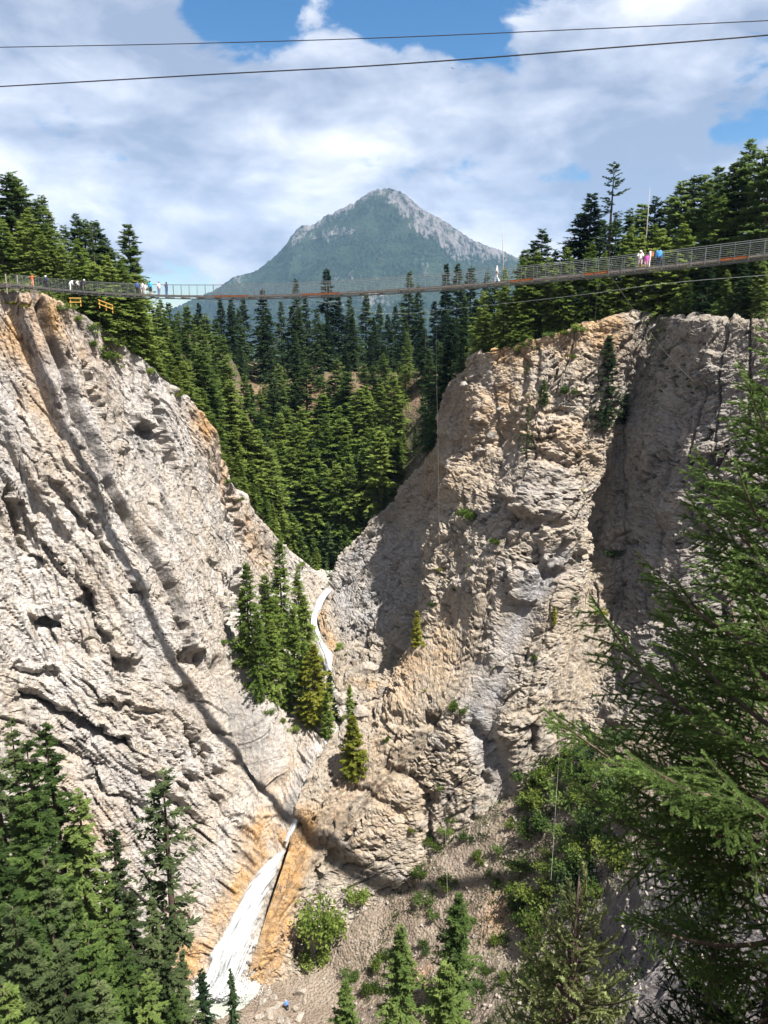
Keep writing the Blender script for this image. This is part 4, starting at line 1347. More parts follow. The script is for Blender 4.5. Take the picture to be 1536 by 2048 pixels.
_ry = lin((290, 728), (300, 735), (400, 828), (445, 935), (505, 1030), (565, 1092), (620, 1140)); _rY = lin((300, 125), (400, 133), (445, 139), (505, 145), (565, 151), (620, 155))
row(K_mid, [(x, _ry(x) - R_.uniform(25, 75), _rY(x) + R_.uniform(3, 9)) for x in [292 + 13.2 * k + R_.uniform(-5, 5) for k in range(24)]], 'fir_light', 'bright green fir', 'right behind the left ridge crest', 'bright firs along the left ridge crest', 3.5, 14, 1.35)
row(K_mid, [(x, _ry(x) - R_.uniform(85, 150), _rY(x) + R_.uniform(12, 20)) for x in [300 + 17 * k + R_.uniform(-6, 6) for k in range(18)]], 'fir', 'green fir', 'a little behind the left ridge crest', 'firs a little behind the left ridge crest', 5, 18, 1.25)
# left skyline
row(K_mid, [(8, 350, 124), (24, 344, 126), (42, 362, 130), (62, 402, 126), (80, 392, 132), (97, 418, 130), (128, 452, 134), (150, 430, 136), (164, 440, 138), (186, 442, 140, ), (204, 470, 140), (222, 498, 142), (255, 448, 146), (240, 508, 138), (270, 520, 142)],
    'fir', 'tall green fir', 'on the left skyline', 'firs on the left skyline', 8, 28, 1.3)
row(K_mid, jit(-30, 285, 17, lin((-30, 420), (60, 430), (120, 480), (200, 520), (285, 545)), 116, 122, 20), 'fir_light', 'green fir', 'behind the left bridge end', 'firs behind the left bridge end', 5, 22, 1.3)
row(K_sap, [(118, 590, 112.5), (190, 618, 119), (215, 640, 120), (160, 612, 118), (250, 640, 124), (238, 605, 124), (262, 672, 124), (282, 650, 130), (200, 600, 124), (140, 608, 116), (300, 690, 128), (318, 712, 129), (272, 600, 128), (290, 620, 131)], 'fir_light',
    'bushy young fir', 'on the rim of the left wall', 'young firs on the left rim', 3.5, 10, 1.5)
# right plateau
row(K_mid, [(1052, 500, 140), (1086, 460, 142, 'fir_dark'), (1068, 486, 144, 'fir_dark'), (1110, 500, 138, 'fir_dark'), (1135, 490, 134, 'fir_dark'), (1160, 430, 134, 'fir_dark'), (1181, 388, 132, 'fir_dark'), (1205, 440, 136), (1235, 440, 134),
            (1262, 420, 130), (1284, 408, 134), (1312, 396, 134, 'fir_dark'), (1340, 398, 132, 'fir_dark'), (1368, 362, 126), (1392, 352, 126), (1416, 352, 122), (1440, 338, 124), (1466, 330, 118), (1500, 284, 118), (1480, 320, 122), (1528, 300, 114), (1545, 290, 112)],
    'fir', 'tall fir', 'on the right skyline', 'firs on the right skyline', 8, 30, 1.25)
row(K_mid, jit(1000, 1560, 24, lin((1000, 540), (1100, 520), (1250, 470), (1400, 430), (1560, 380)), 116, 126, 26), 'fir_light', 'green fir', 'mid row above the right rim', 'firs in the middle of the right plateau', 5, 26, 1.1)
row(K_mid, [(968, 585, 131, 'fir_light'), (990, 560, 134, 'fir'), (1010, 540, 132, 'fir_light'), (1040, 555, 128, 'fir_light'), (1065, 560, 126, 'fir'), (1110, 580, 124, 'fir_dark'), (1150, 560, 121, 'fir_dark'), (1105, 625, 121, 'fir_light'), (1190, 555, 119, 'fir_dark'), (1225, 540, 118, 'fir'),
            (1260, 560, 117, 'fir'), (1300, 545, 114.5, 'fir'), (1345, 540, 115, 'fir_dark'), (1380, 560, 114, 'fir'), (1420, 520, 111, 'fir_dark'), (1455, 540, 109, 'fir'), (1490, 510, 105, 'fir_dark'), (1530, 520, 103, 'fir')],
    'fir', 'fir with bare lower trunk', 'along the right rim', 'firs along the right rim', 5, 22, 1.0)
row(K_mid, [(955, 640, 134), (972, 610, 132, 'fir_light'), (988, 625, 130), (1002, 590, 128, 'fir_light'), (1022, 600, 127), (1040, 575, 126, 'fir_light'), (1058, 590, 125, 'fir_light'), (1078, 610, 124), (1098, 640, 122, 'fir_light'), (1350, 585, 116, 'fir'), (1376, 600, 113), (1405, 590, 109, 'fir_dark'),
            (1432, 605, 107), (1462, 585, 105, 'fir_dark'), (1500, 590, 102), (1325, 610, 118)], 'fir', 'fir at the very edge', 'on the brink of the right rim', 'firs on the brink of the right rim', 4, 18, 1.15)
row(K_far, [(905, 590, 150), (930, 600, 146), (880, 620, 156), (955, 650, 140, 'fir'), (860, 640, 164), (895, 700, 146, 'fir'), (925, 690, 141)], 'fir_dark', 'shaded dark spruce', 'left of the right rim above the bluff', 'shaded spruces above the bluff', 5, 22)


def at_base(kind, px, pyb, pyt, mat, label, group=None, fat=1.0, cat='tree', rz=None, rnd=None):
    """tree whose foot shows at (px, pyb) on the terrain and whose top shows at pyt"""
    b = cast(px, pyb)
    if b is None: return None
    t = P(px, pyt, b.y)
    h = max(0.6, t[2] - b.z)
    return kind.make((b.x, b.y, b.z - 0.2), h + 0.2, R_.uniform(0, 6.28) if rz is None else rz, R_.random() if rnd is None else rnd, label, group, M[mat], fat, cat)


# trees with places of their own
at_base(K_mid, 1206, 852, 672, 'fir_dark', 'lone dark fir standing out from the right canyon wall', None, 1.1)
at_base(K_sap, 1240, 850, 760, 'fir_dark', 'low dark fir at the right foot of the lone wall fir', None, 1.2)
at_base(K_sap, 1086, 808, 758, 'fir', 'small bright fir on the ledge below the orange right rim', None, 1.3)
at_base(K_thin, 1052, 935, 808, 'fir', 'crooked thin pine on top of the dark outcrop', None, 1.2)
at_base(K_sap, 707, 1548, 1432, 'shrub_yellow', 'yellow green young fir on the tan spur beside the slot', None, 1.25)
at_base(K_sap, 833, 1290, 1222, 'shrub_yellow', 'small yellow green fir at the edge of the tan spur', None, 1.1)
at_base(K_sap, 1108, 1245, 1212, 'shrub_yellow', 'tiny yellowish fir beside the grey chute', None, 1.1)
led = [(500, 1330, 1128, 'fir_light'), (535, 1345, 1150, 'fir'), (565, 1290, 1082, 'fir_light'), (590, 1385, 1210, 'fir'), (612, 1350, 1190, 'fir_light'), (548, 1400, 1240, 'fir'), (578, 1420, 1300, 'fir_light'), (660, 1400, 1340, 'fir_dark'), (700, 1430, 1370, 'fir'), (670, 1440, 1395, 'fir_dark'), (520, 1390, 1225, 'fir_light'), (610, 1430, 1285, 'fir_light'), (640, 1425, 1330, 'fir'), (655, 1470, 1385, 'fir_light'), (488, 1300, 1175, 'fir'), (600, 1300, 1140, 'fir'), (556, 1350, 1190, 'fir_light')]
for k, (x, yb, yt, m) in enumerate(sorted(led)):
    at_base(K_mid if yb - yt > 90 else K_sap, x, yb, yt, 'fir_light' if m == 'fir' else m, f'slender fir, {ORD[k]} from the left on the ledge beside the cascade', 'firs on the ledge beside the cascade', 0.95)
at_base(K_mid, 630, 1448, 1290, 'shrub_yellow', 'bright yellow green tree at the end of the cascade ledge', None, 1.2, rnd=0.31)


def snag(px, pyt, Y, h, label, lean=0.0, tw=0):
    t = P(px, pyt, Y)
    z = drop(t[0], Y) or 0
    e = empty('dead_tree', (t[0], Y, z - 0.2))
    tag(e, label, 'dead tree')
    H = t[2] - z + 0.2
    m = MB()
    m.tube([(0, 0, 0), (lean * 0.3, 0, H * 0.4), (lean * 0.55, 0.05, H * 0.7), (lean, 0, H)], [0.16, 0.12, 0.085, 0.03], 7)
    m.build('trunk', M['bark_grey'], e, True)
    rr = random.Random(px)
    for k in range(tw):
        z1 = H * rr.uniform(0.35, 0.9); a = rr.uniform(0, 6.28); l = rr.uniform(0.5, 1.4)
        f = lean * (z1 / H)
        b = MB(); b.tube([(f, 0, z1), (f + l * math.cos(a), l * math.sin(a), z1 + rr.uniform(-0.2, 0.3))], [0.03, 0.012], 4)
        b.build('branch', M['bark_grey'], e)


snag(1015, 447, 132, 8, 'bare leaning snag pointing above the firs right of the mountain', -0.9, 5)
snag(1300, 376, 122, 12, 'thin bare snag rising through the firs on the right skyline', 0.0, 4)
loc, h = from_top(1226, 328, 128)
K_thin.make(loc, h, 0.7, 0.34, 'tall sparse pine with an open crown on the right skyline', None, M['fir_dark'], 1.25)
loc, h = from_top(182, 445, 132)
K_thin.make(loc, h, 0.2, 0.67, 'thin sparse pine among the firs on the left skyline', None, M['fir_dark'], 0.9)

# near trees at the lower left, on the slope below the camera
NEARL = [(-20, 1440, 58), (22, 1436, 64), (62, 1470, 56), (96, 1436, 66), (40, 1580, 50), (-10, 1640, 46), (148, 1580, 64, 'fir'), (90, 1700, 50), (140, 1760, 54), (205, 1740, 58), (232, 1650, 66), (325, 1543, 69),
         (180, 1830, 48), (20, 1800, 42), (260, 1780, 62), (300, 1800, 66), (60, 1870, 42), (235, 1880, 52), (330, 1860, 60), (120, 1890, 42), (285, 1940, 50), (200, 1960, 44), (360, 1900, 64), (20, 1960, 38), (340, 1990, 52)]
for k, q in enumerate(sorted(NEARL)):
    px, py, Y = q[:3]
    if (px, py) == (325, 1543): continue
    loc, h = from_top(px, py, Y)
    h = min(max(h, 7), 26)
    t = P(px, py, Y)
    mat = q[3] if len(q) > 3 else ('fir_grey', 'fir', 'fir_grey', 'fir')[k % 4]
    K_near.make((loc[0], loc[1], t[2] - h), h, R_.uniform(0, 6.28), R_.random(), f'green fir, {ORD[k]} from the left, near stand at lower left', 'firs of the near stand at lower left', M[mat], R_.uniform(0.95, 1.25))
loc, h = from_top(325, 1543, 69)
K_thin.make((loc[0], loc[1], P(325, 1543, 69)[2] - min(h, 26)), min(h, 26), 1.2, 0.67, 'tall open-crowned fir standing out against the pale wall at lower left', None, M['fir_grey'], 1.35)
for x, y, Y, f, lab in ((405, 1935, 72, 1.2, 'dark young fir in front of the waterfall foot, the taller of two'), (462, 1935, 73, 0.95, 'dark young fir right of the taller one at the waterfall foot')):
    t = P(x, y, Y)
    K_near.make((t[0], Y, t[2] - 9), 9, 0.5, 0.4 + 0.001 * x, lab, None, M['fir_dark'], f * 1.15)
for k, (x, y, Y, m, lab) in enumerate(((690, 1962, 66, 'fir', 'dull green fir at the bottom edge below the scree'), (800, 1850, 68, 'fir', 'slim dark fir in the middle of the lower scree'), (915, 1790, 72, 'fir', 'bushy green fir on the scree under the bridge shadow'),
                                        (898, 1930, 48, 'fir', 'light green fir tip at the bottom edge right of centre'))):
    t = P(x, y, Y); z = drop(t[0], Y)
    hh = min(max(t[2] - z, 5), 14)
    K_mid.make((t[0], Y, t[2] - hh), hh, 0.3 * k, R_.random(), lab, None, M[m], 1.5 if hh < 8 else 1.1)

# ---------------------------------------------------------------- shrubs


def shrub_meshes(seed, n=420, r=1.0, leaf=0.13):
    rs = np.random.RandomState(seed)
    st = MB()
    tips = []
    for k in range(9):
        a = rs.uniform(0, 6.28); l = r * rs.uniform(0.6, 1.05); u = rs.uniform(0.35, 1.2)
        d = np.array((math.cos(a), math.sin(a), u)); d /= np.linalg.norm(d)
        mid = d * l * 0.5 + rs.normal(size=3) * 0.06 * r
        st.tube([(0, 0, -0.1), mid, d * l], [0.03 * r, 0.02 * r, 0.008 * r], 4)
        tips.append((mid, d * l))
    B = []
    for k in range(n):
        m, t = tips[rs.randint(len(tips))]
        f = rs.uniform(0.15, 1.15)
        B.append(m * (1 - f) + t * f + rs.normal(size=3) * r * 0.17 * (1, 1, 0.8))
    B = np.array(B); B[:, 2] = np.abs(B[:, 2])
    D = norm(norm(B) * 0.7 + rs.normal(size=B.shape) * 0.7)
    Sd = norm(np.cross(D, rs.normal(size=B.shape)))
    L = leaf * rs.uniform(0.6, 1.3, n)
    V, Q = kites(B, D, Sd, L, L * 0.36)
    return mesh_arrays('stems', np.array(st.v), st.q, st.t), mesh_arrays('foliage', V, Q)


SHR = [shrub_meshes(800 + k, 1300 + 150 * k, 1.0, 0.13) for k in range(5)]
for a, b in SHR: a.materials.append(M['bark']); b.materials.append(M['shrub'])


def shrub(px, py, size, label, group=None, mat='shrub', flat=0.85, on=None):
    b = cast(px, py)
    if b is None: return
    e = empty('shrub', (b.x, b.y, b.z - 0.15), (0, 0, R_.uniform(0, 6.28)), (size, size, size * flat))
    a, f = SHR[R_.randrange(5)]
    o = bpy.data.objects.new('stems', a); COL.objects.link(o); o.parent = e
    c = bpy.data.objects.new('foliage', f); COL.objects.link(c); c.parent = e
    c.material_slots[0].link = 'OBJECT'; c.material_slots[0].material = M[mat]
    tag(e, label, 'shrub', group)


shrub(945, 1035, 2.4, 'bright green bush on the bare slope left of the dark outcrop', None, 'fir_light')
shrub(918, 1420, 1.6, 'round green bush above a dark hollow in the lower right wall')
shrub(990, 1085, 1.0, 'small olive bush below the bright green bush', None, 'shrub')
shrub(865, 1210, 1.2, 'olive bush in the crevice left of the tan spur', None, 'shrub')
shrub(1140, 785, 1.5, 'bushy green shrub right of the small bright fir', None, 'fir')
shrub(680, 1295, 1.1, 'green bush at the right bank of the cascade', None, 'fir_light')
shrub(640, 1855, 4.2, 'big bright green bush beside the plunge pool slope', None, 'fir_light', 1.3)
shrub(628, 1925, 2.6, 'bright green bush under the big one by the pool', None, 'fir_light')
shrub(712, 1790, 2.2, 'leafy bush right of the big bright bush at the foot of the wall', None, 'fir_light')
shrub(530, 1130, 0.9, 'small yellow bush high on the left ridge edge', None, 'shrub_yellow')
shrub(545, 1040, 1.2, 'yellow bush on the left ridge crest', None, 'shrub_yellow')
shrub(20, 606, 0.9, 'low yellow green bush on the bare rim at far left', None, 'shrub_yellow', 0.4)
shrub(45, 612, 0.8, 'smaller yellow green bush on the bare rim at far left', None, 'shrub_yellow', 0.5)
shrub(1200, 1225, 1.5, 'yellow green grass bush beside the fir branch', None, 'shrub_yellow', 0.6)
shrub(1240, 1480, 2.2, 'dark bush filling the hollow of the shaded wall', None, 'fir_dark')
shrub(1225, 1110, 1.5, 'dark bush in the shaded corner of the right wall', None, 'fir_dark')
shrub(1150, 1195, 0.9, 'small bush right of the grey chute', None, 'shrub')
shrub(1070, 1315, 1.0, 'thin green shrub on the right slope below the chute', None, 'shrub')
slope = [(890, 1660), (905, 1640), (870, 1690), (840, 1750), (935, 1680), (850, 1800), (870, 1830), (780, 1905), (820, 1960), (760, 1930), (900, 1770), (960, 1720), (1000, 1700), (985, 1760), (1040, 1730), (1060, 1660), (1080, 1600),
         (1100, 1560), (1120, 1520), (1130, 1600), (1060, 1610), (1020, 1650), (1160, 1560), (1170, 1640), (1130, 1680), (1100, 1730), (1080, 1790), (1040, 1830), (1060, 1900), (1000, 1890), (980, 1940), (1160, 1720), (1190, 1760), (1120, 1770), (1200, 1680),
         (850, 1900), (745, 1990), (870, 1990), (940, 1850), (1010, 1960), (1180, 1600), (1100, 1650), (1150, 1790), (700, 1950), (1140, 1510), (1165, 1500), (1200, 1540), (1230, 1570), (1190, 1640), (1240, 1620), (1215, 1600), (1260, 1560), (1225, 1720), (1170, 1690), (1140, 1730), (1205, 1790), (1080, 1860), (1110, 1930), (1060, 1960), (1030, 1790), (960, 1980), (1090, 1530), (1060, 1560), (1180, 1530)]
for k, (x, y) in enumerate(sorted(slope)):
    shrub(x, y, (R_.uniform(1.9, 3.3) if x > 1030 else R_.uniform(1.1, 1.9)) if y < 1880 else R_.uniform(1.0, 1.6), f'olive green shrub, {ORD[k]} from the left on the scree slope', 'shrubs on the scree slope', R_.choice(['shrub', 'fir', 'shrub', 'fir', 'fir_dark' if x > 1120 else 'shrub']), R_.uniform(0.65, 1.1))
ledge = [(445, 1285), (470, 1330), (500, 1370), (520, 1400), (540, 1425), (560, 1445), (585, 1460), (610, 1440), (640, 1470), (600, 1400), (520, 1350), (480, 1300), (650, 1440), (680, 1440), (560, 1410), (545, 1370)]
for k, (x, y) in enumerate(sorted(ledge)):
    shrub(x, y, R_.uniform(0.9, 1.5), f'pale green bush, {ORD[k]} from the left on the ledge beside the cascade', 'bushes on the cascade ledge', 'shrub' if k % 2 else 'fir_light')
rimb = [(146, 606), (172, 612), (204, 620), (226, 630), (128, 618), (150, 640), (178, 660), (235, 690), (215, 715), (262, 705), (300, 745), (330, 760), (355, 790), (190, 690), (460, 965), (480, 1000), (1100, 672), (1130, 668), (1160, 660), (1050, 690), (560, 1100), (600, 1130)]
for k, (x, y) in enumerate(sorted(rimb)):
    shrub(x, y, R_.uniform(0.8, 1.5), f'green bush, {ORD[k]} from the left along the canyon rims', 'bushes along the canyon rims', R_.choice(['shrub', 'fir', 'fir_light']))
spots = [(985, 1335), (850, 1380), (770, 1480), (1135, 860), (880, 1140), (940, 1130), (690, 1310), (845, 1290), (910, 1180), (1110, 1225), (1055, 790), (1145, 715), (880, 1575), (825, 1660), (1165, 980)]
for k, (x, y) in enumerate(sorted(spots)):
    shrub(x, y, R_.uniform(0.4, 0.8), f'small tuft, {ORD[k]} from the left on the bare right wall', 'tufts on the right wall', R_.choice(['shrub', 'shrub_yellow']))

# ---------------------------------------------------------------- boulders and scree


def stone_mesh(seed, flat=0.7):
    b = bmesh.new()
    bmesh.ops.create_icosphere(b, subdivisions=3, radius=1.0)
    rs = np.random.RandomState(seed)
    V = np.array([v.co[:] for v in b.verts])
    for k in range(11):                                        # chop facets
        d = rs.normal(size=3); d /= np.linalg.norm(d); lim = rs.uniform(0.45, 0.8)
        e = V @ d - lim
        V = V - np.maximum(e, 0)[:, None] * d
    V += 0.05 * fbm(V * 2.3 + seed, 3)[:, None] * V
    V[:, 2] *= flat
    for v, c in zip(b.verts, V): v.co = c
    me = bpy.data.meshes.new('boulder'); b.to_mesh(me); b.free()
    me.materials.append(M['boulder'])
    return me


STN = [stone_mesh(40 + k, 0.55 + 0.08 * k) for k in range(5)]


def boulder(px, py, size, label, group=None, k=0, name='boulder', rz=0.0, tilt=0.0):
    b = cast(px, py)
    if b is None: return
    o = bpy.data.objects.new(name, STN[k % 5]); COL.objects.link(o)
    o.location = (b.x, b.y, b.z + 0.12 * size); o.scale = (size, size * 0.8, size); o.rotation_euler = (tilt, 0, rz)
    tag(o, label, 'boulder', group)


boulder(686, 1402, 1.9, 'big grey boulder beside the creek below the grey bluff', None, 1)
boulder(735, 1345, 3.2, 'broad pale rounded rock under the far bluff', None, 3)
boulder(722, 1425, 1.6, 'flat boulder left of the small creek step', None, 2)
boulder(655, 1158, 1.2, 'pale boulder in the creek at the head of the cascade', None, 4)
pool = [(535, 1990, 0.9), (525, 2008, 0.8), (555, 2015, 0.9), (540, 2028, 1.0), (590, 2020, 0.8), (560, 2040, 0.9), (600, 1985, 1.0), (610, 2005, 0.7), (575, 2044, 0.7), (520, 2036, 0.8), (600, 2035, 0.9), (548, 1998, 0.6)]
for k, (x, y, s) in enumerate(sorted(pool)):
    boulder(x, y, s, f'tan rock slab, {ORD[k]} from the left on the shore of the plunge pool', 'rock slabs on the pool shore', k, 'rock_slab', 0.7 * k, 0.3 * math.sin(k * 2.1))
chunks = [(985, 870, 1.0), (960, 905, 1.4), (905, 905, 0.9), (1000, 820, 0.9), (930, 770, 1.2), (955, 840, 1.1), (895, 935, 0.8), (1080, 1135, 1.0), (1115, 1160, 0.9), (1000, 1330, 0.9), (980, 1215, 0.8), (1130, 1135, 1.2), (940, 1180, 0.7)]
for k, (x, y, s) in enumerate(sorted(chunks)):
    boulder(x, y, s, f'angular tan block, {ORD[k]} from the left lodged on the right wall', 'blocks lodged on the right wall', k + 1, 'rock_block', 0.9 * k, 0.4 * math.sin(k * 1.7))


def undergrowth():
    """low scrub on the hillside and along the rims"""
    rs = np.random.RandomState(33)
    B = []
    hb = BVH['hillside']
    k = 0
    while len(B) < 2600 and k < 20000:
        k += 1
        x, y = rs.uniform(-60, 70), rs.uniform(104, 232)
        if perlin(np.array([[x / 9, y / 9, 0.5]]))[0] < -0.05: continue
        h = hb.ray_cast(Vector((x, y, 60)), Vector((0, 0, -1)), 300)
        if h[0] is not None: B.append((h[0].x, h[0].y, h[0].z))
    B = np.array(B); n = len(B); m = 26
    r = rs.uniform(0.5, 1.5, n)
    C = np.repeat(B, m, 0); rr = np.repeat(r, m)[:, None]
    o = rs.normal(size=C.shape) * rr * (0.5, 0.5, 0.3); o[:, 2] = np.abs(o[:, 2])
    D = norm(norm(o) + rs.normal(size=o.shape) * 0.5 + (0, 0, 0.4))
    Sd = norm(np.cross(D, rs.normal(size=o.shape)))
    L = rs.uniform(0.25, 0.6, len(C))
    V, Q = kites(C + o, D, Sd, L, L * 0.3)
    tag(link('undergrowth', mesh_arrays('undergrowth', V, Q), M['shrub']), 'low green scrub covering the forested slopes', kind='stuff')


undergrowth()


def slope_scrub():
    rs = np.random.RandomState(35)
    B = []
    hb = BVH['talus_ground']
    k = 0
    while len(B) < 2300 and k < 40000:
        k += 1
        x, y = rs.uniform(-6, 40), rs.uniform(52, 99)
        q = perlin(np.array([[x / 5.5, y / 5.5, 3.5]]))[0] + 0.02 * (x - 4)
        if q < 0.1: continue
        h = hb.ray_cast(Vector((x, y, 20)), Vector((0, 0, -1)), 300)
        if h[0] is not None: B.append((h[0].x, h[0].y, h[0].z))
    B = np.array(B); n = len(B); m = 22
    r = rs.uniform(0.2, 0.75, n)
    C = np.repeat(B, m, 0); rr = np.repeat(r, m)[:, None]
    o = rs.normal(size=C.shape) * rr * (0.55, 0.55, 0.3); o[:, 2] = np.abs(o[:, 2])
    D = norm(norm(o) * 0.6 + rs.normal(size=o.shape) * 0.5 + (0, 0, 0.6))
    Sd = norm(np.cross(D, rs.normal(size=o.shape)))
    L = rs.uniform(0.1, 0.32, len(C))
    V, Q = kites(C + o, D, Sd, L, L * 0.25)
    tag(link('slope_scrub', mesh_arrays('slope_scrub', V, Q), M['shrub']), 'low grass and scrub growing in strips on the scree slope', kind='stuff')


slope_scrub()


def scree():
    rs = np.random.RandomState(21)
    base = np.array([v.co[:] for v in STN[0].vertices])
    # a cheap chip: a bent octahedron
    oc = np.array([(1, 0, 0), (-1, 0, 0), (0, 1, 0), (0, -1, 0), (0, 0, 0.6), (0, 0, -0.6)], float)
    tr = np.array([(0, 2, 4), (2, 1, 4), (1, 3, 4), (3, 0, 4), (2, 0, 5), (1, 2, 5), (3, 1, 5), (0, 3, 5)])
    n = 9000
    x = rs.uniform(-12, 38, n); y = rs.uniform(48, 104, n)
    V, T = [], []
    for k in range(n):
        h = BVH['talus_ground'].ray_cast(Vector((x[k], y[k], 20)), Vector((0, 0, -1)), 200)
        if h[0] is None: continue
        s = 0.07 + 0.32 * rs.rand()**6
        q = rs.normal(size=(3, 3)); q, _ = np.linalg.qr(q)
        v = (oc * (1, 0.8, 0.8) * rs.uniform(0.7, 1.3, (6, 1))) @ q * s + np.array((h[0].x, h[0].y, h[0].z + 0.3 * s))
        T.append(tr + 6 * len(V)); V.append(v)
    me = mesh_arrays('loose_stones', np.concatenate(V), tris=np.concatenate(T))
    tag(link('loose_stones', me, plain('scree_stone', (0.23, 0.205, 0.18), 0.95, 0, 0.3, 0.4, 0.05)), 'countless loose grey stones strewn over the scree slope', kind='stuff')


scree()

# ---------------------------------------------------------------- suspension bridge
A_ = P(30, 571, 103.0)
dirB = np.array((P(1536, 512, 67.0) - A_)[:2]); spanB = np.linalg.norm(dirB); dirB /= spanB
nrmB = np.array((-dirB[1], dirB[0]))
_pp = [(30, 571), (150, 582), (300, 590), (430, 594), (560, 593), (700, 588.5), (860, 577.5), (1000, 565), (1200, 546), (1400, 527), (1536, 512.5)]
_s, _z = [], []
for px, py in _pp:
    u = (px - 768.0) / F; v = (1024 - py) / F; dy = CP + v * SP
    # meet the vertical plane of the bridge
    # x = u t, y = dy t ; (x, y) = A + s dir
    m = np.array([[u, -dirB[0]], [dy, -dirB[1]]])
    t, s = np.linalg.solve(m, A_[:2])
    _s.append(s); _z.append((-SP + v * CP) * t)
_c = np.polyfit(_s, _z, 3)
S_END = spanB + 46.0


def bz(s):
    if s <= spanB: return float(np.polyval(_c, s))
    e = s - spanB; dz = float(np.polyval(np.polyder(_c), spanB))
    return float(np.polyval(_c, spanB)) + dz * e + 0.0012 * e * e


def bpt(s, off=0.0, up=0.0):
    p = A_[:2] + dirB * s + nrmB * off
    return np.array((p[0], p[1], bz(s) + up))


